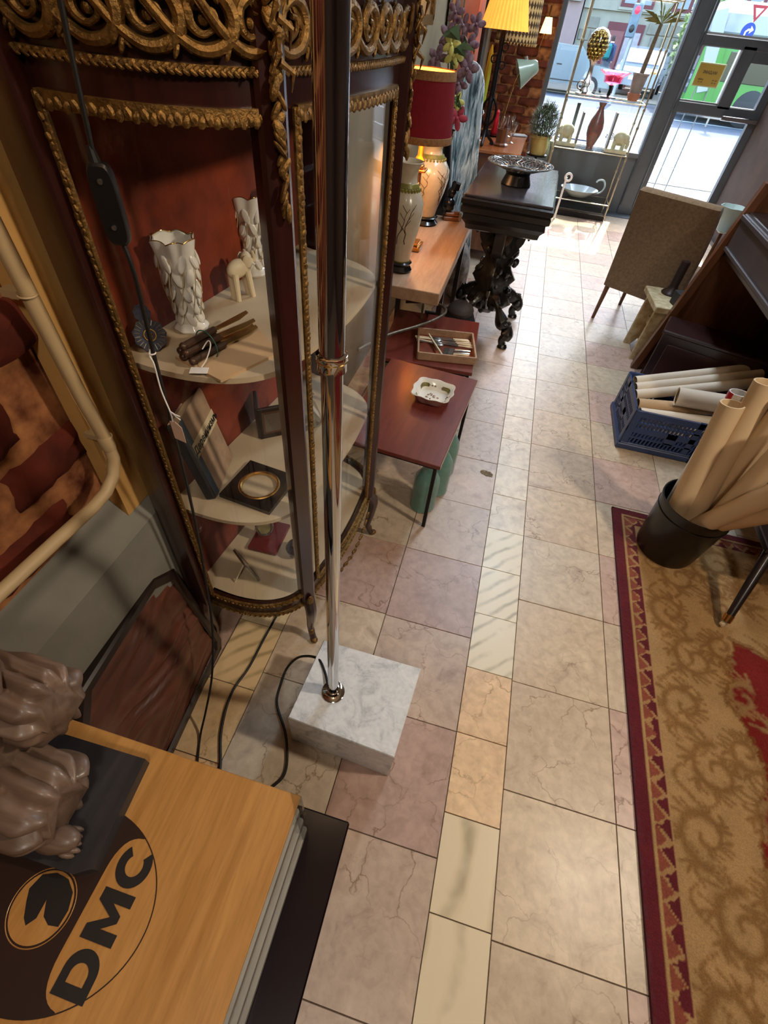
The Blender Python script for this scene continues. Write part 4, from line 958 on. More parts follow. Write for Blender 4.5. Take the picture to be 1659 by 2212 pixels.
def dish():
    t = thing('porcelain_dish', 'square scalloped porcelain dish with painted flowers on the low red table', 'dish', (-.172, 1.862, .388), R(-6))
    n = 64
    def ring(s, z, sc=.07): 
        out = []
        for i in range(n):
            a = 2*PI*i/n; c, q = math.cos(a), math.sin(a); k = 1/((abs(c)**5+abs(q)**5)**(1/5)); k *= 1+sc*math.cos(8*a)*.55-sc*.5*(1-abs(math.cos(2*a)))
            out.append((s*1.04*k*c, s*.98*k*q, z))
        return out
    obj('bowl', MB().loft([ring(.055, 0, 0), ring(.060, .004, .02), ring(.076, .036), ring(.0865, .046), ring(.084, .048), ring(.072, .038), ring(.058, .009, .02), ring(.03, .007, 0), ring(.002, .007, 0)]), 'porcelain', t)
    bd = MB()
    for p in ring(.0865, .0475): bd.ell(p, .0028, 6, 4)
    for p, q in zip(ring(.0865, .0475), ring(.0865, .0475)[1:]): bd.ell(tuple((Vector(p)+Vector(q))/2), .0028, 6, 4)
    obj('beaded_rim', bd, 'porcelain', t)
    gb = MB(); A = ring(.0705, .0355); B = ring(.0625, .0195, .03); 
    for i in range(n):
        a = 2*PI*i/n
        if abs(math.cos(2*a)) < .62: gb.add([tuple(Vector(A[i])*.985), tuple(Vector(A[(i+1) % n])*.985), tuple(Vector(B[(i+1) % n])*.985), tuple(Vector(B[i])*.985)], [(0, 1, 2, 3)])
    obj('painted_border', gb, M('dish_green', (120, 116, 60), .3, 0, .3, 60, coat=.3), t)
    fl = MB(); rn = random.Random(8)
    for i in range(16): fl.ell((rn.uniform(-.028, .03), rn.uniform(-.022, .028), .0082), (rn.uniform(.003, .007), rn.uniform(.003, .006), .0006), 7, 4)
    for i in range(18): a = rn.uniform(0, 2*PI); p = Vector(ring(.067, .028, .03)[int(a/2/PI*n) % n])*.97; fl.ell(tuple(p), (.005, .005, .003), 7, 4)
    obj('painted_flowers', fl, M('dish_flower', (150, 84, 70), .3, 0, .5, 90, coat=.3, rgb2=(96, 96, 60)), t)
dish()
ORD = ('first', 'second', 'third', 'fourth', 'fifth')
def cutlery_box():
    t = thing('cutlery_box', 'shallow open wooden box holding silver cutlery on the far red table', 'box', (-.200, 2.425, .346), R(11.5))
    w, l, h = .305, .275, .042
    obj('bottom', MB().box((0, 0, .003), (w, l, .006)), 'velvet_red', t)
    for (c, d_) in (((0, -l/2, h/2), (w, .010, h)), ((0, l/2, h/2), (w, .010, h)), ((-w/2, 0, h/2), (.010, l, h)), ((w/2, 0, h/2), (.010, l, h))): obj('side', MB().box(c, d_, bev=.0015), 'wood_beige', t)
    obj('divider', MB().box((-.06, -.02, .030), (.007, .23, .012), (0, 0, R(18))), 'ivory', t)
    rn = random.Random(12); m0 = Matrix.Translation((-.200, 2.425, .346)) @ Matrix.Rotation(R(11.5), 4, 'Z')
    def cut(kind, x, y, z, rz, lab):
        c = thing(kind, lab, kind.split('_')[-1], tuple(m0 @ Vector((x, y, z))), R(11.5)+rz, 'cutlery in the wooden box')
        hm = 'ivory' if kind == 'table_knife' or rn.random() < .5 else 'silver'
        obj('handle', MB().tube([(0, 0, 0), (.03, 0, .001), (.07, 0, 0), (.085, 0, 0)], [.0035, .004, .0065, .005], 8), hm, c)
        if kind == 'table_knife': obj('blade', MB().box((-.045, 0, 0), (.09, .014, .0016), bev=.0006), 'silver', c)
        elif kind == 'table_spoon': obj('bowl', MB().ell((-.03, 0, 0), (.030, .017, .006), 12, 6).tube([(0, 0, 0), (.02, 0, 0)], .003, 6), 'silver', c)
        else:
            fk = MB(); fk.box((-.018, 0, 0), (.03, .018, .002))
            for q in (-1.5, -.5, .5, 1.5): fk.box((-.045, q*.0055, 0), (.03, .0028, .002))
            obj('tines', fk, 'silver', c)
    for i in range(5): cut('table_knife', .045+.006*i, .095-.018*i, .016+.002*(i % 2), R(rn.uniform(-6, 6)), 'ivory handled knife, %s from the rear edge of the cutlery box' % ORD[i])
    for i in range(5): cut('table_fork', .05-.004*i, -.025-.018*i, .016+.002*(i % 2), R(rn.uniform(-8, 8)), 'silver fork, %s from the middle of the cutlery box' % ORD[i])
    for i in range(4): cut('table_spoon', -.085+.004*i, .06-.022*i, .026+.004*(i % 2), R(172+rn.uniform(-10, 10)), 'dark bowled spoon, %s from the rear edge of the cutlery box' % ORD[i])
cutlery_box()
def bottle(loc, label, r=.058, h=.27, mat='bottle_glass'):
    t = thing('glass_jar', label, 'jar', loc, 0, 'green glass jars beneath the red table')
    obj('body', MB().lathe([(r*.9, 0), (r, .008), (r, h*.62), (r*.93, h*.72), (r*.55, h*.86), (r*.40, h*.92), (r*.40, h*.98), (r*.46, h*.985), (r*.46, h)], 28, wob=lambda a, z: 1+.012*math.cos(8*a)), mat, t)
    obj('inner_wall', MB().lathe([(r*.8, .012), (r*.92, .02), (r*.92, h*.6), (r*.5, h*.85)], 28, cap=False), mat, t)
bottle((-.100, 1.555, .001), 'pale green glass jar nearest the front leg of the red table')
bottle((-.062, 1.685, .001), 'pale green glass jar second from the front under the table edge')
bottle((-.045, 1.83, .001), 'pale green glass jar farthest back under the table edge', .05)
# curved rail
tag(obj('curved_rail', MB().tube(spline([(-.60, 2.10, .42), (-.495, 2.24, .45), (-.372, 2.405, .45), (-.294, 2.529, .45), (-.256, 2.64, .45), (-.282, 2.712, .45), (-.36, 2.735, .45), (-.50, 2.70, .44)], 8), .008, 8).cyl((-.50, 2.235, .446), (-.50, 2.24, .347), .006).cyl((-.40, 2.73, .446), (-.40, 2.73, .347), .006), M('rail_metal', (104, 92, 76), .4, .6, .4, 60, .6, 90)), 'thin curved tarnished metal rail standing on the far red table', 'rail')

# ================================================================== BEIGE TABLE with vases and the red lamp
def beige_table():
    t = thing('console_table', 'long narrow pale wooden table against the wall carrying two vases', 'table', (-.455, 3.175, 0), R(.3))
    obj('top', MB().box((0, 0, .568), (.325, 1.36, .064), bev=.003), 'wood_beige', t)
    for x in (-.13, .13):
        for y in (-.28, .62): obj('leg', MB().box((x, y, .268), (.03, .03, .536)), 'walnut_dark', t)
    obj('stretcher', MB().box((0, .2, .1), (.24, .02, .03)), 'walnut_dark', t)
beige_table()
def big_vase(loc, label, r, h):
    t = thing('vase', label, 'vase', loc, 0, 'crackle glazed vases on the pale table')
    k = h
    obj('stand', MB().lathe([(r*.66, 0), (r*.74, .01), (r*.60, .03), (r*.70, .045), (r*.62, .052)], 28), 'black_lacquer', t)
    pf = [(.50, .05), (.52, .09), (.62, .20), (.86, .40), (1.0, .56), (.98, .66), (.74, .76), (.52, .82), (.48, .88), (.56, .95), (.74, .995), (.72, 1.0), (.5, .95), (.42, .88)]
    obj('body', MB().lathe([(r*a, k*b) for a, b in pf], 36, cap=False), 'porcelain_crackle', t)
    bn = MB(); rb = r*.60; zb = k*.80; bn.lathe([(rb*1.04, zb-.012), (rb*1.10, zb-.004), (rb*1.0, zb+.012), (rb*.92, zb+.014)], 36, cap=False)
    for i in range(26): a = 2*PI*i/26; bn.ell((r*.70*math.cos(a), r*.70*math.sin(a), k*.772), (.008, .008, .010), 6, 4)
    obj('foot_band', MB().lathe([(r*.53, k*.085), (r*.55, k*.095), (r*.55, k*.115)], 36, cap=False), M('band_olive', (120, 112, 48), .4, .1, .2, 40), t); obj('green_band', bn, M('band_olive', (120, 112, 48), .4, .1, .2, 40), t)
    br = MB(); rn = random.Random(int(r*1000))
    def rad(z): 
        zz = z/k
        for (a0, b0), (a1, b1) in zip(pf, pf[1:]):
            if b0 <= zz <= b1: return r*(a0+(a1-a0)*(zz-b0)/(b1-b0))
        return r
    for s in range(5):
        a = -PI/2+rn.uniform(-1.4, 1.4); z = k*rn.uniform(.24, .34); pts = []
        for q in range(11): pts.append(((rad(z)+.0015)*math.cos(a), (rad(z)+.0015)*math.sin(a), z)); z += k*.034; a += rn.uniform(-.12, .14)
        br.tube(pts, [.0022-.00013*q for q in range(11)], 5)
        for q in (3, 5, 7, 9):
            p = pts[q]; a2 = math.atan2(p[1], p[0]); zz = p[2]; b2 = []
            sg = rn.choice((-1, 1))
            for w in range(5): b2.append(((rad(zz)+.0015)*math.cos(a2), (rad(zz)+.0015)*math.sin(a2), zz)); zz += k*.016; a2 += sg*.07
            br.tube(b2, .0012, 4)
    obj('painted_branch', br, M('branch_ink', (74, 48, 36), .6), t)
big_vase((-.560, 2.72, .601), 'grey crackle vase with painted branches, nearest on the pale table', .092, .50)
big_vase((-.608, 3.62, .601), 'tall amber lit crackle vase behind the red shaded lamp', .128, .47)
def red_lamp():
    x, y = -.583, 3.10
    t = thing('table_lamp', 'brass table lamp with dark red drum shade trimmed in braid', 'lamp', (x, y, .601))
    obj('base', MB().box((0, 0, .012), (.135, .135, .024), bev=.004).box((0, 0, .032), (.10, .10, .016), bev=.004), 'brass', t)
    obj('stem', MB().box((0, 0, .22), (.030, .030, .36), bev=.003), 'wood_sideboard', t)
    obj('capital', MB().box((0, 0, .395), (.085, .085, .012), bev=.003).box((0, 0, .41), (.05, .05, .02), bev=.003).lathe([(.022, .42), (.03, .44), (.016, .46), (.012, .54)], 16), 'brass', t)
    sh = obj('shade', MB().lathe([(.155, .525), (.132, .80)], 48, cap=False), 'shade_red', t)
    obj('lining', MB().lathe([(.152, .527), (.129, .799)], 48, cap=False), 'shade_inner', sh)
    obj('braid', MB().lathe([(.1555, .523), (.157, .53), (.155, .552), (.1525, .554)], 48, cap=False), 'braid', sh)
    obj('braid', MB().lathe([(.1365, .768), (.1365, .775), (.1335, .803), (.130, .803)], 48, cap=False), 'braid', sh)
    obj('bulb', MB().ell((0, 0, .62), (.03, .03, .045)), 'shade_lit', t)
    l = bpy.data.lights.new('red_lamp_bulb', 'POINT'); l.energy = 7.0; l.color = (1, .66, .32); l.shadow_soft_size = .04
    o = bpy.data.objects.new('red_lamp_bulb', l); C.objects.link(o); o.location = (x, y, .601+.56)
red_lamp()
def black_figurine():
    t = thing('figurine', 'small black lacquer figurine on stepped stand at the far end of pale table', 'figurine', (-.445, 3.80, .601), R(15))
    obj('stand', MB().box((0, 0, .012), (.12, .09, .024), bev=.005).box((0, 0, .036), (.10, .07, .024), bev=.006).box((.03, -.03, .052), (.03, .02, .012)), 'wood_brown', t)
    obj('silver_corner', MB().box((.055, -.03, .03), (.02, .05, .05), bev=.004), 'silver', t)
    obj('body', MB().ell((-.03, 0, .09), (.045, .04, .05), 14, 10).ell((-.02, 0, .16), (.03, .028, .035), 12, 8).box((.0, 0, .20), (.055, .05, .05), (0, R(12), R(20)), bev=.01), 'black_lacquer', t)
black_figurine()
def rounded_panel(x0, x1, y, H_, lean, label):
    poly = []; n = 14; w = x1-x0
    for i in range(n+1):
        a = PI*i/n; poly.append((x1-lean-w*.24+.5*w*.52*math.cos(a), H_-.18+.18*math.sin(a)))
    pts = [(x1, 0)]+poly+[(x0, 0)]
    mb = MB(); m = Matrix.Translation((0, y, .001)) @ Matrix.Rotation(R(90), 4, 'X'); mb.prism(pts, -.02, .02, m)
    return tag(obj('standing_panel', mb, 'marbled_blue', angle=25), label, 'panel')
rounded_panel(-.70, -.275, 4.30, 1.39, .15, 'tall round topped panel with blue and white marbled pattern behind the console')
rounded_panel(-.74, -.46, 4.18, 1.20, .10, 'shorter round topped marbled panel standing before the tall one')
def flowers():
    t = thing('flower_vase', 'tall dark vase with artificial purple and yellow orchids behind the red lamp', 'flower arrangement', (-.60, 4.02, 0))
    obj('vase', MB().lathe([(.07, 0), (.085, .02), (.10, .4), (.085, .8), (.05, 1.0), (.065, 1.06)], 20, cap=False), 'black_lacquer', t)
    rn = random.Random(21)
    def petals(c, r, k, tilt):
        mb = MB()
        for i in range(k):
            a = 2*PI*i/k+rn.uniform(-.2, .2); mb.ell((c[0]+r*.6*math.cos(a), c[1]+r*.5*math.sin(a)*math.sin(tilt), c[2]+r*.6*math.sin(a)*math.cos(tilt)), (r*.55, r*.10, r*.34), 8, 5, (0, -a, rn.uniform(-.3, .3)))
        mb.ell((c[0], c[1]-.012, c[2]), (r*.18, r*.2, r*.18), 7, 5); return mb
    spots = [(-.06, -.05, 1.50, .055, 0), (.02, -.02, 1.55, .05, 0), (.07, -.06, 1.47, .06, 0), (.0, -.10, 1.42, .055, 1), (-.10, -.08, 1.40, .06, 0), (.09, -.08, 1.37, .065, 0), (.05, -.08, 1.30, .055, 0), (.08, -.12, 1.14, .06, 2), (.06, -.10, 1.22, .045, 1), (-.04, 0, 1.60, .05, 0), (-.02, -.12, 1.47, .05, 1), (.10, -.04, 1.56, .05, 0)]
    for (x, y, z, r, m) in spots:
        obj('bloom', petals((x, y, z), r, 5, .4), ('petal_purple', 'petal_yellow', 'petal_red')[m], t)
        obj('stem', MB().tube(spline([(0, 0, 1.0), (x*.4, y*.4, (1.05+z)/2), (x, y+.01, z)], 5), .004, 5), 'leaf_green', t)
    lf = 0
    for i in range(22):
        a = rn.uniform(0, 2*PI); z = rn.uniform(1.12, 1.5); x, y = .09*math.cos(a)*rn.random()+.03, -.05+.08*math.sin(a); L = rn.uniform(.07, .13); b = rn.uniform(0, 2*PI); e = (x+L*math.cos(b), y+L*.5*math.sin(b), z+rn.uniform(-.05, .06)); md = ((x+e[0])/2, (y+e[1])/2, max(z, e[2])+.02); w = .016
        dx, dz = -math.sin(b)*w, w
        obj('leaf', MB().add([(x, y, z), (md[0]-dx, md[1], md[2]-w), e, (md[0]+dx, md[1]+.004, md[2]+w*.6)], [(0, 1, 2), (0, 2, 3)]), 'leaf_green', t)
flowers()
# things hung on the far left wall
def wall_picture(y0, y1, z0, z1, mat, fm, label, name='wall_picture'):
    t = thing(name, label, 'picture', (XW, (y0+y1)/2, z0)); c = ((0+.022), 0, (z1-z0)/2)
    w, h = y1-y0, z1-z0
    obj('frame', MB().box((.018, -w/2, h/2), (.034, .04, h)).box((.018, w/2, h/2), (.034, .04, h)).box((.018, 0, 0), (.034, w, .04)).box((.018, 0, h), (.034, w, .04)), fm, t)
    obj('picture', MB().box((.010, 0, h/2), (.008, w-.03, h-.03)), mat, t)
wall_picture(2.9, 3.75, 1.56, 2.2, M('picture_gold', (206, 140, 50), .4, 0, .5, 5, rgb2=(120, 110, 100)), 'gilt', 'gold toned framed picture high on the left wall above the red lamp')
struct('trim_5', MB().box((XW+.05, 5.30, 1.5), (.12, .38, 3.0)), 'plaster_pink')
struct('trim_6', MB().box((XW+.06, 5.68, 1.5), (.14, .26, 3.0)), 'walnut_dark')
mr = thing('wall_mirror', 'grey foxed mirror panel on the left wall above the flowers', 'mirror', (XW+.01, 4.62, 1.46)); obj('plate', MB().box((.01, 0, .4), (.012, .5, .8)), M('mirror_foxed', (120, 108, 84), .25, .6, .5, 8), mr); obj('edge_trim', MB().box((.012, -.255, .4), (.02, .015, .82)).box((.012, .255, .4), (.02, .015, .82)).box((.012, 0, -.005), (.02, .5, .015)), 'silver', mr)

# ================================================================== CARVED CONSOLE with basket
def console():
    t = thing('carved_console', 'black carved console on a pedestal with four scrolled feet', 'console', (-.055, 3.55, 0), R(-1))
    w, l, z = .49, .97, .93
    obj('top', MB().box((0, 0, z-.008), (w, l, .016), bev=.004), M('console_top', (60, 56, 60), .16, 0, .35, 7, .05, 40, .6, .5), t)
    mo = MB()
    def rect(k, zz): return [(-w/2*k[0], -l/2*k[1], zz), (w/2*k[0], -l/2*k[1], zz), (w/2*k[0], l/2*k[1], zz), (-w/2*k[0], l/2*k[1], zz)]
    mo.loft([rect(k, zz) for k, zz in (((1.0, 1.0), z-.016), ((1.04, 1.02), z-.024), ((1.04, 1.02), z-.044), ((.99, .995), z-.052), ((1.03, 1.015), z-.062), ((1.02, 1.01), z-.088), ((.95, .975), z-.098), ((.97, .985), z-.125), ((.88, .94), z-.15), ((.86, .93), z-.175), ((.78, .88), z-.185))]); obj('cornice', mo, 'console_dark', t, angle=20)
    ap = MB(); pts = [(-.42, 0), (.42, 0)]; n = 30; low = [(.40*math.cos(PI*i/n), -.045-.06*abs(math.cos(PI*i/n*3))**.5-.11*math.sin(PI*i/n)) for i in range(n+1)]
    m = Matrix.Translation((0, 0, z-.18)) @ Matrix(((0, 0, 1, 0), (1, 0, 0, 0), (0, 1, 0, 0), (0, 0, 0, 1)))
    ap.prism([(.41, 0)]+low+[(-.41, 0)], -.03, .03, m); obj('apron', ap, 'console_dark', t)
    m2 = Matrix.Translation((0, 0, z-.18)) @ Matrix(((1, 0, 0, 0), (0, 0, 1, 0), (0, 1, 0, 0), (0, 0, 0, 1)))
    ap2 = MB(); ap2.prism([(.19, 0)]+[(x*.45, y) for x, y in low]+[(-.19, 0)], -.03, .03, m2); obj('apron', ap2, 'console_dark', t)
    cs = MB(); rn = random.Random(6)
    prof = [(.10, z-.20), (.13, z-.25), (.09, z-.32), (.115, z-.37), (.075, z-.44), (.10, z-.50), (.13, z-.56), (.09, z-.63), (.12, z-.68), (.14, z-.73), (.09, z-.78)]
    cs.lathe(list(reversed(prof)), 40, wob=lambda a, zz: 1+.14*math.cos(4*a)+.06*math.sin(9*a+40*zz)); obj('column', cs, 'console_dark', t, angle=60)
    cv = MB()
    for i in range(60):
        a = rn.uniform(0, 2*PI); zz = rn.uniform(.16, .72); r = .115+.02*math.sin(30*zz); cv.ell((r*math.cos(a), r*math.sin(a), zz), (.022, .022, .03), 7, 5, (rn.uniform(-1, 1), rn.uniform(-1, 1), a))
    o = obj('carving', cv, 'console_dark', t); o['kind'] = 'stuff'
    obj('gilt_cartouche', MB().ell((.02, -.14, .66), (.05, .02, .06), 12, 8), M('cartouche', (92, 66, 40), .5, .3, .5, 60, .8, 90), t)
    for (fx, fy) in ((.185, -.25), (.21, .27), (-.185, -.25), (-.21, .27)):
        pts = spline([(fx*.25, fy*.45, .20), (fx*.30, fy*.62, .27), (fx*.55, fy*.80, .22), (fx*.80, fy*.95, .155), (fx*1.04, fy*1.02, .15), (fx*1.06, fy*1.04, .10), (fx*.92, fy*1.02, .055), (fx*1.0, fy*1.04, .012)], 5); n = len(pts)
        ft = obj('foot', MB().tube(pts, [.034+.014*math.sin(i*.55) if i < n-8 else .026 for i in range(n)], 9), 'console_dark', t)
        cvf = MB()
        for i in range(10): p = pts[min(n-1, 8+i*2)]; cvf.ell((p[0], p[1], p[2]+.026), (.014, .016, .010), 7, 5, (rn.uniform(-1, 1), rn.uniform(-1, 1), 0))
        obj('foot_carving', cvf, M('carving_rub', (60, 52, 38), .4, .2, .3, 40), ft); obj('toe', MB().lathe([(.026, 0), (.036, .006), (.03, .02), (.022, .03)], 14, o=(fx*1.0, fy*1.04, 0)), 'console_dark', ft)
console()
def basket():
    t = thing('wire_basket', 'openwork silver metal basket with wide lacy rim on the carved console', 'basket', (-.052, 3.45, .931))
    obj('foot', MB().lathe([(.085, 0), (.088, .004), (.070, .05), (.078, .068), (.08, .07)], 32), M('basket_dark', (34, 32, 32), .35, .7, .2, 20), t)
    w = MB(); n = 28
    def ringpt(r, z, a): return (r*math.cos(a), r*math.sin(a), z)
    for i in range(n):
        a = 2*PI*i/n; d_ = 2*PI/n
        w.tube([ringpt(.08, .070, a), ringpt(.12, .083, a+d_*.9), ringpt(.155, .096, a-d_*.1), ringpt(.185, .103, a+d_*.8)], .0040, 5)
        w.tube([ringpt(.08, .070, a), ringpt(.12, .083, a-d_*.9), ringpt(.155, .096, a+d_*.1), ringpt(.185, .103, a-d_*.8)], .0040, 5)
        w.torus((0, 0, 0), .009, .0028, 12, 5, Matrix.Translation(ringpt(.180, .103, a)))
    obj('lattice', w, M('basket_silver', (150, 148, 144), .28, .9, .3, 40), t)
    obj('rim', MB().torus((0, 0, .104), .190, .0035, 60, 6).torus((0, 0, .096), .152, .003, 60, 6).torus((0, 0, .071), .08, .004, 40, 6), M('basket_silver', (150, 148, 144)), t)
    obj('tag', MB().box((.03, -.092, .03), (.024, .001, .05), (R(12), 0, R(20))), 'ink_black', t)
basket()
tag(obj('cloth_bundle', MB().ell((0, 0, .20), (.10, .17, .21), 24, 14), M('cloth_floral', (196, 190, 180), .9, 0, .5, 14, .3, 60, rgb2=(96, 60, 56)), None, (-.36, 4.02, 0)), 'crumpled floral cloth bundle in the dark behind the console pedestal', 'cloth')
def dark_bag():
    t = thing('dark_bag', 'dark bag slumped on the floor between the tables and console', 'bag', (-.20, 3.02, 0), R(8))
    b = MB(); b.lathe([(.09, 0), (.12, .02), (.125, .14), (.10, .26), (.075, .33), (.06, .36)], 24, wob=lambda a, z: 1+.10*math.sin(3*a+z*9)+.05*math.sin(8*a)); obj('body', b, M('bag_dark', (22, 22, 28), .75, 0, .2, 20, .4, 30), t, angle=60)
    obj('flap', MB().ell((0, -.02, .33), (.085, .09, .045), 16, 8), M('bag_brown', (58, 46, 40), .7, 0, .2, 20), t)
dark_bag()
tag(obj('storage_box', MB().box((0, 0, .14), (.16, .2, .28), bev=.004), 'paper_white', None, (-.52, 3.02, .001)), 'cream cardboard box on the floor under the pale table', 'box')

# ================================================================== SIDEBOARD GROUP near the window
def sideboard():
    t = thing('sideboard', 'brown sideboard with polished orange wooden top by the brick pier', 'sideboard', (-.315, 5.43, 0))
    obj('top', MB().box((0, 0, .838), (.45, 1.08, .024), bev=.003), 'wood_sideboard', t)
    obj('body', MB().box((-.01, 0, .46), (.41, 1.02, .73)), 'wood_brown', t)
    for y in (-.25, .25):
        dr = obj('door', MB().box((.200, y, .47), (.014, .47, .66), bev=.003), 'wood_brown', t); obj('knob', MB().ell((.214, y*.2, .5), .014, 10, 6), 'brass', dr)
    for x in (-.17, .16):
        for y in (-.46, .46): obj('leg', MB().cyl((x, y, .1), (x, y, 0), .022, .016, 10), 'wood_brown', t)
sideboard()
ZS = .851
def iron_lamp():
    t = thing('iron_lamp', 'wrought iron candlestick lamp with pleated amber shade', 'lamp', (-.425, 5.05, ZS))
    obj('pole', MB().cyl((0, 0, .06), (0, 0, .74), .022, .020, 12), 'black_iron', t)
    for i in range(3):
        a = i*2*PI/3+.5; obj('leg', MB().tube(spline([(0, 0, .13), (.03*math.cos(a), .03*math.sin(a), .07), (.075*math.cos(a), .075*math.sin(a), .03), (.085*math.cos(a), .085*math.sin(a), .0145), (.065*math.cos(a), .065*math.sin(a), .022)], 5), .012, 8), 'black_iron', t)
    cg = MB()
    for i in range(4):
        a = i*PI/2; cg.tube(spline([(0, 0, .12), (.05*math.cos(a), .05*math.sin(a), .18), (.05*math.cos(a), .05*math.sin(a), .26), (0, 0, .33)], 5), .009, 6)
    obj('cage', cg, 'black_iron', t)
    for z, s in ((.50, 1), (.53, -1), (.60, 1)): obj('scroll_ring', MB().torus((0, 0, 0), .022, .006, 20, 6, Matrix.Translation((.034*s, 0, z)) @ Matrix.Rotation(R(90), 4, 'X')), 'black_iron', t)
    n = 72; rb = [(.175*(1+.025*(-1)**i)*math.cos(2*PI*i/n), .175*(1+.025*(-1)**i)*math.sin(2*PI*i/n), .69) for i in range(n)]; rtp = [(.095*(1+.04*(-1)**i)*math.cos(2*PI*i/n), .095*(1+.04*(-1)**i)*math.sin(2*PI*i/n), .98) for i in range(n)]
    obj('shade', MB().loft([rb, rtp], cap=False), 'shade_pleat', t, angle=10); obj('bulb', MB().ell((0, 0, .8), (.03, .03, .045)), 'shade_lit', t)
iron_lamp()
def candle(loc, label):
    t = thing('candlestick', label, 'candlestick', loc); obj('holder', MB().lathe([(.04, 0), (.045, .01), (.015, .03), (.013, .16), (.03, .19), (.02, .21)], 18), 'silver', t)
    obj('candle', MB().lathe([(.013, .20), (.022, .26), (.024, .44), (.018, .55), (.004, .60)], 4), 'candle_green', t, angle=20); obj('wick', MB().cyl((0, 0, .6), (0, 0, .615), .002), 'ink_black', t)
candle((-.505, 5.22, ZS), 'tall twisted lime green candle in silver holder on the sideboard')
def goblet(loc, label):
    t = thing('glass_goblet', label, 'glass', loc, random.random(), 'cut glass goblets on the sideboard')
    obj('bowl', MB().lathe([(.028, 0), (.030, .004), (.008, .012), (.007, .05), (.020, .065), (.030, .10), (.040, .15), (.037, .15), (.026, .09)], 20, wob=lambda a, z: 1+.06*math.cos(10*a)), 'glass_cut', t)
    obj('cut_facets', MB().lathe([(.0185, .062), (.028, .085), (.033, .115)], 10, cap=False), 'silver', t) if False else None
goblet((-.33, 5.55, ZS), 'cut glass goblet standing behind the dark wooden cup'); goblet((-.265, 5.66, ZS), 'cut glass goblet farthest back on the sideboard'); goblet((-.215, 5.36, ZS), 'cut glass goblet beside the dark wooden cup on its window side')
tag(obj('wooden_cup', MB().lathe([(.06, 0), (.065, .012), (.045, .022), (.048, .10), (.05, .115), (.04, .115), (.036, .04)], 8), 'wood_brown', None, (-.285, 5.16, ZS), angle=20), 'dark octagonal wooden cup on the sideboard', 'cup')
tag(obj('red_figurine', MB().lathe([(.03, 0), (.034, .01), (.022, .06), (.028, .10), (.014, .13), (.018, .155), (.002, .175)], 14), 'red_gloss', None, (-.395, 5.70, ZS+.006)), 'small shiny red figurine on the sideboard tray', 'figurine')
tag(obj('oval_tray', MB().lathe([(.12, 0), (.13, .004), (.145, .014), (.14, .014), (.12, .006)], 28), 'black_lacquer', None, (-.41, 5.66, ZS)), 'dark oval tray under the red figurine', 'tray')
tag(obj('metal_tray', MB().box((0, 0, .006), (.14, .10, .012), (0, 0, R(20)), bev=.003), 'tray_grey', None, (-.165, 5.80, ZS)), 'small grey metal box at the window end of the sideboard', 'box')
def green_lamp():
    t = thing('desk_lamp', 'green enamel desk lamp on a thin curved stem before the brick pier', 'lamp', (-.36, 5.86, ZS))
    obj('base', MB().lathe([(.07, 0), (.075, .01), (.06, .02), (.01, .025)], 24), 'green_enamel', t)
    obj('stem', MB().tube(spline([(0, 0, .02), (.015, .02, .14), (.03, .05, .26), (.055, .08, .37), (.085, .11, .44)], 6), .0065, 8), 'brass', t)
    m = Matrix.Translation((.14, .13, .445)) @ Euler((R(0), R(66), R(12))).to_matrix().to_4x4()
    obj('shade', MB().lathe([(.035, .085), (.05, .07), (.06, .03), (.085, -.03), (.11, -.09), (.106, -.09), (.055, .03)], 28, m=m, cap=False), 'green_enamel', t)
    obj('switch', MB().cyl((.11, .12, .50), (.095, .12, .53), .012), 'silver', t)
green_lamp()
def pattern_shade():
    t = thing('patterned_lampshade', 'hanging lampshade with brown and cream diamond pattern by the window', 'lampshade', (-.39, 6.12, 1.46))
    m, nt, b = newmat('diamond_cloth'); v = coords(nt, 'UV'); sep = nt.nodes.new('ShaderNodeSeparateXYZ'); nt.links.new(v, sep.inputs[0])
    def tri(out, k):
        a = nt.nodes.new('ShaderNodeMath'); a.operation = 'MULTIPLY'; a.inputs[1].default_value = k; nt.links.new(out, a.inputs[0])
        p = nt.nodes.new('ShaderNodeMath'); p.operation = 'PINGPONG'; p.inputs[1].default_value = .5; nt.links.new(a.outputs[0], p.inputs[0]); return p.outputs[0]
    ad = nt.nodes.new('ShaderNodeMath'); nt.links.new(tri(sep.outputs[0], 36), ad.inputs[0]); nt.links.new(tri(sep.outputs[1], 8), ad.inputs[1])
    nt.links.new(ramp(nt, ad.outputs[0], [(.48, lin((74, 50, 24))), (.52, lin((206, 170, 110)))]), b.inputs['Base Color']); b.inputs['Roughness'].default_value = .9
    n = 40; me = bpy.data.meshes.new('cloth'); vs = []; fs = []; uv = []
    for j in range(2):
        for i in range(n): vs.append(((.185-.03*j)*math.cos(2*PI*i/n), (.185-.03*j)*math.sin(2*PI*i/n), .46*j))
    for i in range(n): fs.append((i, (i+1) % n, n+(i+1) % n, n+i)); uv += [i/n, 0, (i+1)/n, 0, (i+1)/n, 1, i/n, 1]
    me.from_pydata(vs, [], fs); me.uv_layers.new(name='UVMap').data.foreach_set('uv', uv); me.materials.append(m); me.polygons.foreach_set('use_smooth', [True]*len(fs)); link('cloth', me, t)
    fr = MB()
    for i in range(40): a = 2*PI*i/40; fr.lathe([(.011, 0), (.001, -.020)], 4, o=(.185*math.cos(a), .185*math.sin(a), 0))
    obj('fringe', fr, M('fringe', (206, 170, 110), .9), t); obj('cord', MB().cyl((0, 0, .46), (0, 0, 1.5), .004), 'rubber_black', t)
pattern_shade()
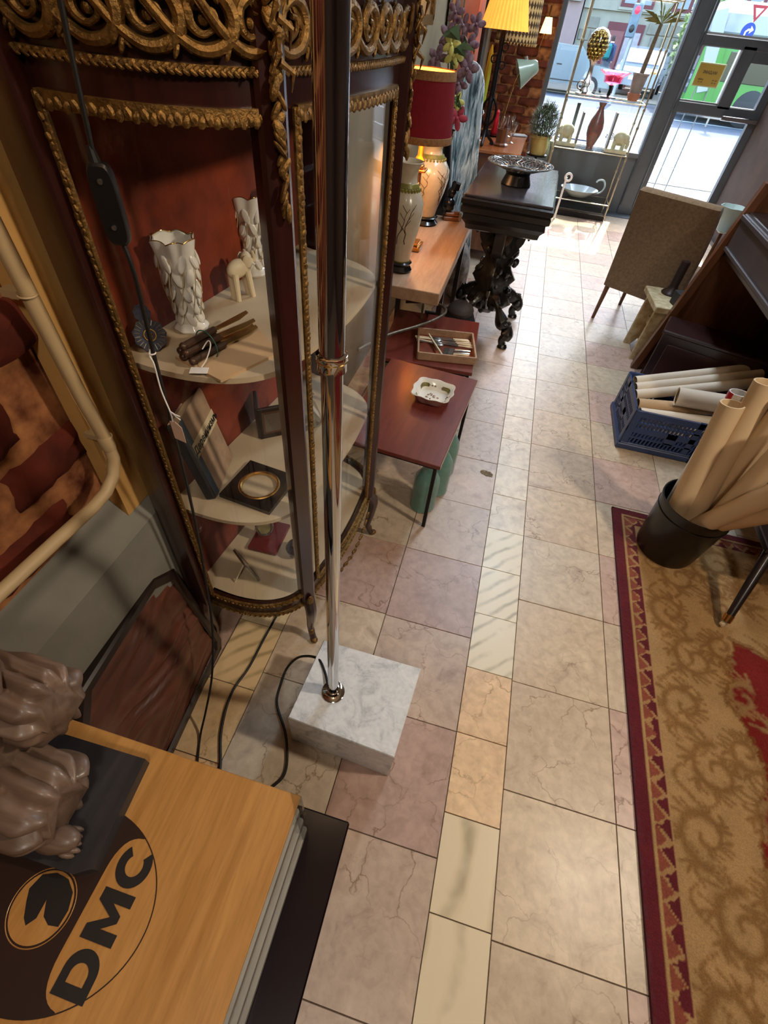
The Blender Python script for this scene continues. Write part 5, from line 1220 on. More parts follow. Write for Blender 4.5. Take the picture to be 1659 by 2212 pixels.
def lit_sconce():
    t = thing('wall_light', 'small lit pleated glass wall light beside the window jamb', 'lamp', (-.175, 7.30, 1.52))
    n = 40; obj('shade', MB().loft([[(.06*(1+.04*(-1)**i)*math.cos(2*PI*i/n), .06*(1+.04*(-1)**i)*math.sin(2*PI*i/n), 0) for i in range(n)], [(.035*math.cos(2*PI*i/n), .035*math.sin(2*PI*i/n), .12) for i in range(n)]], cap=False), 'shade_lit', t, angle=10)
    obj('bracket', MB().tube([(0, .10, .18), (0, .02, .2), (0, 0, .12)], .008, 8), 'brass', t); obj('drop', MB().tube([(-.01, 0, 0), (-.03, 0, -.12)], .003), 'brass', t)
lit_sconce()
def pot_plant():
    t = thing('potted_plant', 'bushy grey green plant in yellow pot on a thin stand by the window', 'plant', (.045, 5.98, 0))
    obj('stand', MB().cyl((0, 0, 0), (0, 0, .70), .012).lathe([(.13, 0), (.13, .012), (.02, .02)], 24).lathe([(.10, .70), (.10, .712)], 24), 'black_iron', t)
    obj('pot', MB().lathe([(.075, .713), (.095, .84), (.102, .845), (.102, .862), (.092, .862), (.088, .80)], 28), 'pot_yellow', t)
    rn = random.Random(31)
    def blade(mb, p, d_, L, w, droop):
        p = Vector(p); d_ = Vector(d_).normalized(); s = d_.cross(Vector((0, 0, 1))); s = s.normalized()*w if s.length > .01 else Vector((w, 0, 0)); prev = None
        pts = [p+d_*L*q/4+Vector((0, 0, -droop*(q/4)**2)) for q in range(5)]
        vs = []; 
        for q, a in enumerate(pts): k = (1-q/4)*.9+.1; vs += [tuple(a-s*k), tuple(a+s*k)]
        mb.add(vs, [(2*i, 2*i+1, 2*i+3, 2*i+2) for i in range(4)])
    fo = MB()
    for i in range(1500):
        a = rn.uniform(0, 2*PI); e = rn.uniform(-.3, 1.5); q_ = rn.random()**.5; zz = rn.uniform(0, 1); r = q_*.135*math.sqrt(max(.05, 1-(zz*1.5-.5)**2)); b_ = a+rn.uniform(-.9, .9)
        blade(fo, (r*math.cos(a), r*math.sin(a), .86+zz*.21), (math.cos(b_)*math.cos(e), math.sin(b_)*math.cos(e), math.sin(e)), rn.uniform(.04, .085), .0045, rn.uniform(.0, .03))
    o = obj('foliage', fo, 'leaf_grey', t, angle=80); o['kind'] = 'stuff'
    tr = MB()
    for i in range(26): a = rn.uniform(-1, 1.2); blade(tr, (.09*math.cos(a), .09*math.sin(a), .86), (math.cos(a), math.sin(a), .1), rn.uniform(.05, .07), .005, rn.uniform(.08, .18))
    o = obj('trailing_shoots', tr, M('leaf_pale', (196, 206, 150), .6, 0, .2, 20), t); o['kind'] = 'stuff'
pot_plant()

# ================================================================== ETAGERE in the window
EX0, EX1, EY0, EY1 = .215, 1.035, 7.02, 7.40
def etagere():
    t = thing('glass_etagere', 'tall thin brass shelf stand with glass shelves before the display window', 'shelf', ((EX0+EX1)/2, (EY0+EY1)/2, 0))
    cx, cy = (EX0+EX1)/2, (EY0+EY1)/2; bm = M('brass_pale', (196, 186, 160), .3, .8, .2, 12)
    for x in (EX0-cx, EX1-cx):
        for y in (EY0-cy, EY1-cy):
            p = MB().cyl((x, y, 0), (x, y, 2.3), .009, seg=10)
            for z in (.06, .14, .45, .62, .9, 1.05, 1.5): p.lathe([(.009, z-.02), (.015, z), (.009, z+.02)], 10, o=(x, y, 0))
            obj('post', p, bm, t)
    for z in (.18, .66, 1.10, 1.85):
        obj('shelf', MB().box((0, 0, z-.004), (EX1-EX0-.01, EY1-EY0-.01, .008)), 'glass_acrylic' if z < 1 else 'glass_window', t)
        e = MB()
        for (a, b) in (((EX0-cx, EY0-cy), (EX1-cx, EY0-cy)), ((EX0-cx, EY1-cy), (EX1-cx, EY1-cy)), ((EX0-cx, EY0-cy), (EX0-cx, EY1-cy)), ((EX1-cx, EY0-cy), (EX1-cx, EY1-cy))): e.cyl((*a, z-.012), (*b, z-.012), .006, seg=8)
        obj('shelf_rim', e, bm, t)
    obj('base_bar', MB().box((0, EY0-cy, .03), (EX1-EX0, .02, .05)).box((0, EY1-cy, .03), (EX1-EX0, .02, .05)), 'black_iron', t)
    obj('shelf', MB().box((0, 0, .075), (EX1-EX0-.02, EY1-EY0-.02, .008)), 'glass_acrylic', t)
etagere()
tag(obj('display_vase', MB().lathe([(.035, 0), (.042, .008), (.036, .02), (.052, .06), (.078, .13), (.084, .19), (.072, .25), (.045, .31), (.030, .345), (.028, .37), (.044, .40), (.040, .40), (.022, .36)], 32), 'vase_painted', None, (.610, 7.10, .661)), 'slender brown red painted vase in the middle of the etagere', 'vase')
def bookend(x, y, s, label, h):
    t = thing('elephant_bookend', label, 'bookend', (x, y, .661), 0, 'elephant bookends in the window'); t.scale = (1.7, 1.7, 1.7)
    m = M('onyx', (200, 194, 158), .35, 0, .15, 20)
    obj('base', MB().box((0, 0, .010), (.14, .09, .02), bev=.003), m, t); obj('upright', MB().box((s*.065, 0, .02+h/2), (.012, .09, h), bev=.002), M('onyx_grey', (120, 116, 104), .4), t)
    b = MB(); b.ell((-s*.008, 0, .075), (.045, .030, .040), 14, 8).ell((-s*.042, 0, .075), (.024, .022, .028), 12, 8).tube([(-s*.060, 0, .07), (-s*.066, 0, .045), (-s*.062, 0, .024)], [.010, .008, .006], 8)
    obj('elephant', b, m, t)
    for q in (-.035, .02): obj('leg', MB().cyl((s*q-.0, -.012, .06), (s*q, -.012, .02), .012, .012, 8).cyl((s*q, .014, .06), (s*q, .014, .02), .012, .012, 8), m, t)
bookend(.335, 7.12, 1, 'pale onyx elephant bookend at the jamb end of the etagere', .16); bookend(.90, 7.10, -1, 'pale onyx elephant bookend at the door end of the etagere', .18)
tag(obj('glass_column', MB().box((0, 0, .16), (.035, .03, .32), bev=.003).box((0, 0, .33), (.037, .032, .06), bev=.003), M('column_grey', (92, 104, 102), .3, 0, .3, 12), None, (.375, 7.30, .661)), 'narrow grey glass column behind the elephant bookend', 'ornament')
def compote():
    t = thing('glass_compote', 'pink glass compote dish on dark foot, upper etagere shelf', 'dish', (.64, 7.18, 1.101))
    obj('bowl', MB().lathe([(.03, .10), (.09, .12), (.10, .17), (.16, .205), (.165, .21), (.155, .208), (.09, .175), (.07, .13)], 32, cap=False), 'glass_pink', t)
    obj('foot', MB().lathe([(.085, 0), (.085, .008), (.02, .02), (.014, .07), (.026, .10)], 24), 'black_iron', t)
compote()
def pinecone_lamp():
    t = thing('ornate_lamp', 'ornate silver stand holding a big gold pinecone globe in the window', 'lamp', (.385, 7.18, 1.101), 0)
    obj('foot', MB().lathe([(.085, 0), (.09, .01), (.05, .025), (.03, .06), (.05, .09), (.025, .13), (.018, .22), (.03, .25), (.05, .28)], 20, wob=lambda a, z: 1+.12*math.cos(6*a)), 'silver', t)
    hn = MB(); hn.torus((0, 0, 0), .032, .008, 18, 6, Matrix.Translation((-.06, 0, .07)) @ Matrix.Rotation(R(90), 4, 'X')); obj('handle', hn, 'silver', t)
    c = MB(); rn = random.Random(3)
    for k in range(9):
        for i in range(12):
            a = 2*PI*(i+.5*(k % 2))/12; ph = PI*(k+1)/10; r = .085*math.sin(ph); c.ell((r*math.cos(a), r*math.sin(a), .38-.105*math.cos(ph)), (.022, .022, .024), 6, 5)
    obj('globe', c, M('globe_gold', (140, 112, 50), .3, .8, .5, 50), t)
    obj('hood', MB().lathe([(.112, .36), (.115, .40), (.10, .46), (.06, .50), (.01, .515)], 28, wob=lambda a, z: 1.0, cap=False), 'glass_cut', t)
pinecone_lamp()
def window_palm():
    t = thing('potted_palm', 'small potted palm with bare trunk on the upper etagere shelf', 'plant', (.90, 7.18, 1.101))
    obj('pot', MB().lathe([(.05, 0), (.065, .03), (.068, .06), (.058, .065)], 24), 'pot_terracotta', t); obj('planter', MB().lathe([(.058, .06), (.075, .20), (.082, .205), (.082, .22), (.07, .22)], 24), 'pot_stone', t)
    obj('trunk', MB().tube([(0, 0, .2), (.01, 0, .4), (.02, 0, .58)], [.024, .022, .017], 10), 'bark', t); rn = random.Random(17)
    for i in range(20):
        a = rn.uniform(0, 2*PI); e = rn.uniform(.2, 1.4); L = rn.uniform(.12, .26); d_ = Vector((math.cos(a)*math.cos(e), math.sin(a)*math.cos(e)*.6, math.sin(e))); s = d_.cross(Vector((0, 0, 1))).normalized()*.0025; p = Vector((.02, 0, .58)); md = p+d_*L*.55; en = p+d_*L+Vector((0, 0, -.05))
        obj('leaf', MB().add([tuple(p-s*.6), tuple(p+s*.6), tuple(md+s), tuple(en), tuple(md-s)], [(0, 1, 2, 3, 4)]), M('leaf_palm', (140, 146, 80), .6, 0, .3, 20), t)
window_palm()
def swan_dish():
    t = thing('glass_dish', 'pale glass dish with a curled handle on the lowest etagere shelf', 'dish', (.66, 7.20, .181))
    obj('bowl', MB().lathe([(.07, 0), (.10, .01), (.15, .05), (.19, .085), (.183, .085), (.10, .02)], 32, wob=lambda a, z: 1+.18*abs(math.cos(a))), 'pale_glass', t)
    obj('handle', MB().tube(spline([(.18, 0, .05), (.25, 0, .07), (.28, 0, .13), (.25, 0, .19), (.19, 0, .19), (.17, 0, .165)], 6), .010, 8), 'pale_glass', t)
swan_dish()
tag(obj('umbrella_stick', MB().cyl((0, 0, 0), (0.0, 0, .42), .012, seg=10).torus((0, 0, 0), .035, .012, 20, 8, Matrix.Translation((.02, 0, .42)) @ Matrix.Rotation(R(90), 4, 'X')), 'label_white', None, (.447, 6.82, 0)), 'white cane with curled handle standing before the etagere', 'cane')

# ================================================================== RIGHT SIDE : chair, stand, piano, chest, crate, bucket, rolls
def chair():
    t = thing('upholstered_chair', 'brown fabric upholstered chair seen from behind, facing the shop door', 'chair', (1.04, 3.92, 0), R(-29))
    # local x along the back, local y towards the front
    n = 12; rings = []
    for i in range(n+1):
        u = i/n; z = .28+.62*u; y = .0+.04*math.sin(PI*u)-.05*u+.0; hw = .262+.012*math.sin(PI*u); x = -.035+.0*u; th = .05-.012*u
        rings.append([(x-hw, y-.02, z), (x-hw+.02, y-.032, z), (x+hw-.02, y-.032, z), (x+hw, y-.02, z), (x+hw, y+th, z), (x+hw-.02, y+th+.01, z), (x-hw+.02, y+th+.01, z), (x-hw, y+th, z)])
    top = rings[-1]; rings.append([(q[0]*.97, q[1]*.8, .915) for q in top])
    obj('backrest', MB().loft(rings), 'fabric_brown', t, angle=50)
    obj('seat', MB().box((-.035, .27, .38), (.52, .52, .13), bev=.03), 'fabric_brown', t)
    for (x0, y0, x1, y1) in ((-.27, .01, -.30, .05), (.19, .01, .22, .05), (-.26, .48, -.27, .50), (.19, .48, .20, .50)):
        obj('leg', MB().cyl((x0, y0, .33), (x1, y1, 0), .020, .013, 10), 'wood_brown', t)
chair()
def stand():
    t = thing('plant_stand', 'chipped cream painted wooden stand with plank legs beside the piano', 'stand', (1.13, 3.655, 0), R(4))
    obj('top', MB().box((0, -.03, .385), (.24, .37, .038), bev=.004), 'cream_paint', t)
    for y in (-.135, .11):
        lg = MB(); lg.add([(-.09, y-.012, .366), (.06, y-.012, .366), (.05, y-.012, 0), (.0, y-.012, 0), (-.02, y-.012, .06), (-.06, y-.012, .0), (-.105, y-.012, 0), (-.09, y+.012, .366), (.06, y+.012, .366), (.05, y+.012, 0), (.0, y+.012, 0), (-.02, y+.012, .06), (-.06, y+.012, .0), (-.105, y+.012, 0)],
                          [tuple(range(7)), tuple(range(13, 6, -1))]+[(i, (i+1) % 7, 7+(i+1) % 7, 7+i) for i in range(7)]); obj('plank_leg', lg, 'cream_paint', t)
    obj('crossbar', MB().box((-.01, -.01, .2), (.03, .24, .05)), 'cream_paint', t)
stand()
tag(obj('pestle_cylinder', MB().lathe([(.058, 0), (.062, .006), (.056, .016), (.034, .034), (.028, .055), (.028, .205), (.0275, .208)], 24), M('dark_brown_metal', (56, 42, 38), .35, .3, .1, 12), None, (1.150, 3.715, .4045)), 'dark brown upright cylinder on round foot on the cream stand', 'ornament')
tag(obj('small_box', MB().box((0, 0, .04), (.10, .12, .08), (0, 0, R(15)), bev=.004), M('box_charcoal', (44, 42, 44), .6), None, (1.185, 3.52, .4045)), 'charcoal little box at the edge of the cream stand', 'box')
def tulip_lamp():
    t = thing('tulip_lamp', 'lamp with white frosted tulip shaped glass shade behind the chair', 'lamp', (1.515, 4.47, -.065))
    obj('stand', MB().cyl((0, 0, .08), (0, 0, .70), .012).lathe([(.11, .066), (.11, .08), (.02, .09)], 24), 'wood_brown', t)
    obj('shade', MB().lathe([(.02, .70), (.045, .715), (.05, .76), (.062, .82), (.088, .87), (.082, .87), (.045, .76)], 36, wob=lambda a, z: 1+(.12*abs(math.cos(3*a)) if z > .8 else 0)), 'tulip_glass', t)
tulip_lamp()
def piano():
    t = thing('upright_piano', 'dark brown upright piano with grey keyboard lid along the right wall', 'piano', (1.75, 2.95, 0))
    ox, oy = 1.75, 2.95
    def B(x0, x1, y0, y1, z0, z1, bev=.004): return MB().box(((x0+x1)/2-ox, (y0+y1)/2-oy, (z0+z1)/2), (x1-x0, y1-y0, z1-z0), bev=bev)
    dk = M('piano_dark', (40, 28, 25), .34, 0, .2, 8, .05, 60, .5, .3)
    ep = MB(); ep.prism([(1.042-ox, 0), (1.230-ox, 1.12), (2.2-ox, 1.12), (2.2-ox, 0)], -.018, .018, Matrix.Translation((0, 3.410-oy, 0)) @ Matrix.Rotation(R(90), 4, 'X')); obj('end_panel', ep, 'wood_brown', t); obj('end_panel', B(1.45, 2.20, 2.02, 2.055, 0, 1.20), dk, t)
    es = MB(); es.prism([(1.034-ox, 0), (1.222-ox, 1.12), (1.262-ox, 1.12), (1.078-ox, 0)], -.014, .014, Matrix.Translation((0, 3.378-oy, 0)) @ Matrix.Rotation(R(90), 4, 'X')); obj('end_stile', es, 'wood_brown', t)
    obj('lower_panel', B(1.66, 1.70, 2.05, 3.39, .05, .78), dk, t)
    obj('key_bed', B(1.22, 1.7, 2.05, 3.39, .76, .80), dk, t)
    gl = M('piano_grey', (64, 56, 56), .4, 0, .2, 6, .06, 60)
    obj('key_slip', B(1.195, 1.225, 2.05, 3.34, .795, .985, .006), gl, t)
    obj('key_slip_moulding', B(1.185, 1.20, 2.05, 3.34, .80, .822, .004), gl, t); obj('key_slip_moulding', B(1.185, 1.20, 2.05, 3.34, .955, .98, .004), gl, t)
    obj('lid', B(1.22, 1.55, 2.05, 3.39, .965, .99), dk, t); obj('upper_panel', B(1.53, 1.57, 2.05, 3.39, .99, 1.2), dk, t); obj('case_back', B(1.70, 2.18, 2.05, 3.39, .0, 1.2), dk, t)
piano()
def framed_tray():
    t = thing('propped_picture', 'reddish wooden frame with pale edge propped on the piano', 'frame', (1.42, 3.18, .992), R(-20))
    obj('frame', MB().box((0, 0, .10), (.03, .30, .03)).box((0, 0, .012), (.03, .30, .024)).box((0, -.14, .06), (.03, .03, .11)).box((0, .14, .06), (.03, .03, .11)), M('frame_red', (92, 38, 28), .4, 0, .15, 10), t)
    obj('panel', MB().box((.01, 0, .06), (.006, .26, .08)), 'paper_tan', t)
framed_tray()
def chest():
    t = thing('low_chest', 'low dark mahogany chest behind the blue crate', 'chest', (1.035, 3.10, 0), R(-18))
    obj('body', MB().box((.30, .12, .19), (.60, .24, .38), bev=.004), M('chest_dark', (46, 22, 20), .33, 0, .2, 6, .05, 60, .5, .3), t)
    obj('lid', MB().box((.30, .115, .392), (.62, .26, .024), bev=.006), M('chest_dark', (46, 22, 20)), t); obj('plinth', MB().box((.30, .115, .025), (.62, .26, .05), bev=.004), M('chest_dark', (46, 22, 20)), t)
    obj('panel', MB().box((.30, -.004, .21), (.50, .012, .24), bev=.004), M('chest_panel', (56, 27, 23), .35, 0, .2, 6), t)
chest()
CX0, CX1, CY0, CY1, CH = .870, 1.340, 2.385, 2.795, .25
def crate():
    t = thing('plastic_crate', 'dark blue slatted plastic crate filled with paper rolls', 'crate', ((CX0+CX1)/2, (CY0+CY1)/2, .001))
    w, l = CX1-CX0, CY1-CY0
    obj('bottom', MB().box((0, 0, .006), (w, l, .012)), 'crate_blue', t)
    def side(n_, L, rows):
        mb = MB(); th = .010
        mb.box((0, 0, CH-.02), (L, th, .04), bev=.003).box((0, 0, .022), (L, th*1.8, .044), bev=.003).box((0, 0, CH*.52), (L, th, .03))
        mb.box((-L/2+.018, 0, CH/2), (.036, th*1.4, CH), bev=.003).box((L/2-.018, 0, CH/2), (.036, th*1.4, CH), bev=.003)
        k = int((L-.09)/.020)
        for i in range(k+1):
            x = -L/2+.045+i*(L-.09)/k
            for z0, z1 in ((.044, .085), (.085, .118), (.143, .178), (.178, .212)): mb.box((x, 0, (z0+z1)/2), (.0085, th*.8, z1-z0), (0, R(10), 0))
        mb.box((0, 0, .083), (L-.06, th, .008)).box((0, 0, .177), (L-.06, th, .008)).box((L*.22, 0, CH/2), (.03, th, CH)).box((-L*.1 if n_ else 0, 0, .11), (.05, th, .07)); return mb
    obj('side_panel', side(0, w, 0), 'crate_blue', t, (0, -l/2, 0)); obj('side_panel', side(0, w, 0), 'crate_blue', t, (0, l/2, 0))
    obj('side_panel', side(1, l, 0), 'crate_blue', t, (-w/2, 0, 0), (0, R(0), R(90))); obj('side_panel', side(1, l, 0), 'crate_blue', t, (w/2, 0, 0), (0, 0, R(90)))
    obj('foot_rim', MB().box((0, -l/2-.006, .018), (w+.02, .014, .034), bev=.004).box((-w/2-.006, 0, .018), (.014, l+.02, .034), bev=.004), 'crate_blue', t)
    obj('latch', MB().box((w*.33, -l/2-.012, .12), (.03, .012, .24), bev=.003), M('latch_black', (20, 20, 24), .4), t)
crate()
def roll(name, a, b, r, label, group, hollow=True, mat='paper_white', inner='paper_dark', wrap=None):
    a = Vector(a); b = Vector(b); t = thing(name, label, 'roll', tuple(a), 0, group); L = (b-a).length; q = (b-a).to_track_quat('Z', 'Y').to_matrix().to_4x4()
    obj('sheet', MB().lathe([(r*.82, .004), (r, 0), (r, L), (r*.86, L), (r*.82, L*.9), (r*.82, .01)], 22, m=q, cap=False, wob=lambda an, z: 1+.04*max(0, math.cos(an-1))), mat, t, angle=40)
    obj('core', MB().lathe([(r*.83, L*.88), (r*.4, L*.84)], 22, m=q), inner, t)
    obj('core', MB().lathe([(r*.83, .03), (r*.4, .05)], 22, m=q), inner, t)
    if wrap: obj('wrapper', MB().lathe([(r*1.03, L*wrap[0]), (r*1.03, L*wrap[1])], 22, m=q, cap=False), wrap[2], t)
G1 = 'paper rolls in the blue crate'
roll('paper_roll', (.90, 2.74, .225), (1.56, 2.98, .330), .027, 'long pale paper roll at the rear rim of the crate', G1, mat='paper_pale')
roll('paper_roll', (.90, 2.68, .215), (1.57, 2.90, .335), .028, 'long pale paper roll second from the rear rim of the crate', G1, mat='paper_pale')
roll('paper_roll', (.90, 2.62, .205), (1.55, 2.80, .335), .028, 'long pale paper roll in the middle of the crate', G1, mat='paper_pale')
roll('paper_roll', (.905, 2.535, .20), (1.305, 2.59, .225), .030, 'wide yellowed paper roll behind the dark wrapped one', G1, mat='paper_tan')
roll('paper_roll', (.91, 2.455, .19), (1.31, 2.485, .21), .032, 'pale paper roll nearest the front wall of the crate', G1, mat='paper_pale')
roll('paper_roll', (1.075, 2.545, .285), (1.60, 2.47, .350), .048, 'short thick open paper roll with dark back lying on top of the others', G1, mat='paper_pale')
roll('paper_roll', (.905, 2.50, .10), (1.32, 2.48, .10), .05, 'broad paper roll lying at the bottom of the crate', G1, mat='paper_pale')
BX, BY = 1.022, 1.655
def bucket():
    t = thing('waste_bin', 'black plastic bin standing on the rug full of paper rolls', 'bin', (BX, BY, .0125))
    obj('body', MB().lathe([(.100, 0), (.122, .004), (.126, .02), (.145, .285), (.149, .287), (.149, .295), (.143, .295), (.141, .285), (.12, .02), (.1, .012)], 48), 'bucket_black', t)
    obj('step', MB().torus((0, 0, .245), .1435, .002, 48, 6), 'bucket_black', t)
bucket()
G2 = 'paper rolls leaning in the black bin'
b0 = Vector((BX, BY, .05))
rl = [((-.054, -.052), (.900, 1.695, .740), .040, 'cream paper roll with open dark end, leaning outermost in the black bin', 'paper_white', None),
      ((-.050, .030), (.935, 1.767, .750), .034, 'paper roll with red and white end in the black bin', 'label_white', (.96, 1.0, 'red_gloss')),
      ((.000, -.06), (.965, 1.715, .830), .042, 'thick cream paper roll rising highest from the black bin', 'paper_white', None),
      ((.045, .01), (1.030, 1.650, .817), .038, 'cream paper roll in the middle of the bin fan', 'paper_white', None),
      ((.050, -.055), (1.050, 1.530, .775), .036, 'cream paper roll leaning towards the dark table leg', 'paper_white', None),
      ((-.030, -.010), (1.088, 1.397, .71), .037, 'cream paper roll second lowest in the black bin', 'paper_white', None),
      ((.0, .055), (1.131, 1.365, .616), .032, 'tan paper roll lowest in the bin, resting on its rim', 'paper_tan', None)]
for (dx, dy), e, r, lab, mt, wr in rl: roll('paper_roll', b0+Vector((dx, dy, 0)), e, r, lab, G2, mat=mt, wrap=wr)
def castor_table():
    t = thing('low_table', 'dark low table with splayed leg on a small castor on the rug', 'table', (1.52, 1.70, .0125))
    dk = M('table_dark', (30, 18, 16), .35, 0, .2, 8, .05, 60, .5, .3)
    obj('top', MB().box((0, 0, .287), (.57, .46, .026), bev=.004), dk, t)
    obj('apron', MB().box((0, .0, .255), (.50, .40, .04)), dk, t)
    for (x, y, fx, fy) in ((-.245, -.19, -.323, -.407), (.25, -.19, .33, -.36), (-.24, .19, -.27, .27), (.25, .19, .33, .30)):
        lg = obj('leg', MB().cyl((x, y, .275), (fx, fy, .035), .023, .014, 14), dk, t)
        obj('castor_cup', MB().cyl((fx*1.0, fy*1.0, .030), (fx+(x-fx)*.09, fy+(y-fy)*.09, .055), .017, .018, 14), 'brass', lg)
        obj('wheel', MB().lathe([(.010, -.009), (.017, -.007), (.017, .007), (.010, .009)], 18, m=Matrix.Translation((fx, fy, .0175)) @ Matrix.Rotation(R(90), 4, 'X') @ Matrix.Rotation(R(30), 4, 'Y')), 'ivory', lg)
castor_table()

# ================================================================== STREET OUTSIDE
GZ = -.10
struct('sidewalk', MB().box((3, 9.05, GZ-.05), (40, 2.7, .1)), 'cobble')
struct('road', MB().box((3, 17.4, GZ-.13), (80, 14.0, .2)), 'asphalt')
struct('sidewalk_far', MB().box((3, 27.2, GZ-.06), (80, 5.8, .12)), 'facade_stone')
struct('kerb', MB().box((3, 10.42, GZ-.05), (40, .12, .12)), 'facade_stone')
for (y, w, x0, x1) in ((12.2, .12, -10, 20), (14.6, .12, -10, 20), (20.5, .12, -10, 20)):
    o = struct('road_marking', MB().box(((x0+x1)/2, y, GZ-.028), (x1-x0, w, .004)), 'roadline')
# buildings opposite
def building(x0, x1, y, h, mat, label, wins, door=None, stone=True):
    t = thing('building', label, 'building', ((x0+x1)/2, y, GZ)); cx = (x0+x1)/2
    obj('wall', MB().box((0, 2, h/2), (x1-x0, 4, h)), mat, t, smooth=False)
    if stone:
        obj('plinth', MB().box((0, -.03, .25), (x1-x0, .06, .5)), 'facade_stone', t)
        for r in range(4):
            xx = x0+.3+(r % 2)*.25
            while xx < x1-.3:
                if not door or abs(xx-door) > 1.0: obj('stone', MB().box((xx-cx, -.02, .72+r*.38), (.46, .06, .34), bev=.02), 'facade_stone', t)
                xx += .5
        obj('string_course', MB().box((0, -.06, 2.32), (x1-x0, .14, .12)), 'facade_cream', t)
    for (wx, wz, ww, wh, mt) in wins:
        w = obj('window', MB().box((wx-cx, -.03, wz), (ww, .08, wh)), mt, t); 
        for k in (-1, 1): obj('pane', MB().box((wx-cx+k*ww*.23, -.075, wz), (ww*.36, .02, wh*.86)), 'window_pale', w)
        obj('window_sill', MB().box((wx-cx, -.08, wz-wh/2-.05), (ww+.15, .2, .08)), 'facade_cream', w)
    if door is not None:
        d_ = obj('doorway', MB().box((door-cx, -.03, .95), (1.5, .1, 2.0)), 'window_red', t)
        obj('door_leaf', MB().box((door-cx-.33, -.09, .85), (.6, .03, 1.7)), M('door_rust', (120, 70, 66), .6), d_); obj('door_leaf', MB().box((door-cx+.36, -.09, .85), (.6, .03, 1.7)), M('door_grey', (150, 140, 140), .6), d_)
building(-14, .55, 30.0, 9, 'facade_pink', 'pink plastered house at the jamb side of the street view', [(-1.2, 3.2, 1.0, 1.6, 'facade_cream'), (.0, 3.3, .7, 1.6, 'facade_cream')], stone=False)
building(.6, 12.4, 30.3, 10, 'facade_cream', 'cream stone house with red framed windows across the street', [(2.7, 3.15, 1.3, 1.5, 'window_red'), (4.75, 3.15, 1.3, 1.5, 'window_red'), (7.4, 3.15, 1.3, 1.5, 'window_red'), (9.6, 3.15, 1.3, 1.5, 'window_red')], 2.55)
building(12.5, 34, 30.6, 8, 'facade_stone', 'grey stone house far along the street behind the bus', [(15, 3.2, 1.3, 1.5, 'window_red'), (18, 3.2, 1.3, 1.5, 'window_red')], stone=False)
def car(loc, rz, mat, label, L=3.9, Hc=1.32, Wc=1.6):
    t = thing('parked_car', label, 'car', loc, rz)
    side = [(-.5, .24), (-.5, .52), (-.46, .62), (-.30, .66), (-.17, .96), (.22, 1.0), (.38, .68), (.48, .62), (.5, .5), (.5, .24)]
    pts = [(x*L, z*Hc) for x, z in side]; n = len(pts)
    rings = []
    for y, k in ((-.5, .94), (-.46, 1), (.46, 1), (.5, .94)):
        rings.append([(x, y*Wc*(1-.12*max(0, (z/Hc-.62))/.38), z if z < .6*Hc else (.6*Hc+(z-.6*Hc)*(.98 if abs(y) > .48 else 1))) for x, z in pts])
    obj('body', MB().loft(rings), mat, t, angle=30)
    for s in (-1, 1):
        y = s*Wc*.475
        obj('side_window', MB().add([(-.27*L, y, .68*Hc), (-.15*L, y*.955, .93*Hc), (.02*L, y*.955, .95*Hc), (.02*L, y, .68*Hc), (-.27*L, y*.97, .68*Hc), (-.15*L, y*.92, .93*Hc), (.02*L, y*.92, .95*Hc), (.02*L, y*.97, .68*Hc)], [(0, 1, 2, 3), (4, 7, 6, 5), (0, 4, 5, 1), (1, 5, 6, 2), (2, 6, 7, 3), (0, 3, 7, 4)]), 'glass_dark', t)
        obj('side_window', MB().add([(.04*L, y, .68*Hc), (.04*L, y*.955, .95*Hc), (.20*L, y*.955, .95*Hc), (.34*L, y, .68*Hc), (.04*L, y*.97, .68*Hc), (.04*L, y*.92, .95*Hc), (.20*L, y*.92, .95*Hc), (.34*L, y*.97, .68*Hc)], [(0, 1, 2, 3), (4, 7, 6, 5), (0, 4, 5, 1), (1, 5, 6, 2), (2, 6, 7, 3), (0, 3, 7, 4)]), 'glass_dark', t)
        obj('sill_trim', MB().box((0, s*Wc*.5, .30*Hc), (L*.5, .02, .03)), 'plastic_black', t); obj('door_handle', MB().box((.0, s*Wc*.505, .60*Hc), (.18, .02, .03)), 'plastic_black', t)
        for x in (-.31, .31):
            wh = obj('wheel', MB().lathe([(.2, -.09), (.29, -.08), (.29, .08), (.2, .09)], 24, m=Matrix.Translation((x*L, s*Wc*.46, .29)) @ Matrix.Rotation(R(90), 4, 'X')), 'rubber_black', t); obj('hubcap', MB().lathe([(.19, -.095), (.19, .095)], 20, m=Matrix.Translation((x*L, s*Wc*.46, .29)) @ Matrix.Rotation(R(90), 4, 'X')), 'silver', wh)
    obj('windscreen', MB().add([(-.315*L, -.40*Wc, .69*Hc), (-.315*L, .40*Wc, .69*Hc), (-.185*L, .36*Wc, .955*Hc), (-.185*L, -.36*Wc, .955*Hc)], [(0, 1, 2, 3)]), 'glass_dark', t)
    obj('rear_window', MB().add([(.375*L, -.38*Wc, .72*Hc), (.375*L, .38*Wc, .72*Hc), (.245*L, .36*Wc, .97*Hc), (.245*L, -.36*Wc, .97*Hc)], [(0, 1, 2, 3)]), 'glass_dark', t)
    obj('plate', MB().box((-.503*L, 0, .40*Hc), (.02, .5, .11)).box((.503*L, 0, .40*Hc), (.02, .5, .11)), 'sign_white', t)
    for s in (-1, 1): obj('lamp', MB().ell((-.485*L, s*.36*Wc, .52*Hc), (.06, .16, .07), 10, 6).ell((.495*L, s*.36*Wc, .55*Hc), (.03, .12, .08), 10, 6), 'car_yellow' if s < 0 else 'pale_glass', t)
car((.15, 24.3, GZ-.03), R(180), 'car_silver', 'silver grey car parked nearest the window jamb across the street')
car((3.45, 27.6, GZ), R(78), 'car_white', 'white car parked nose out behind the pedestrian with the backpack', 3.8, 1.36)
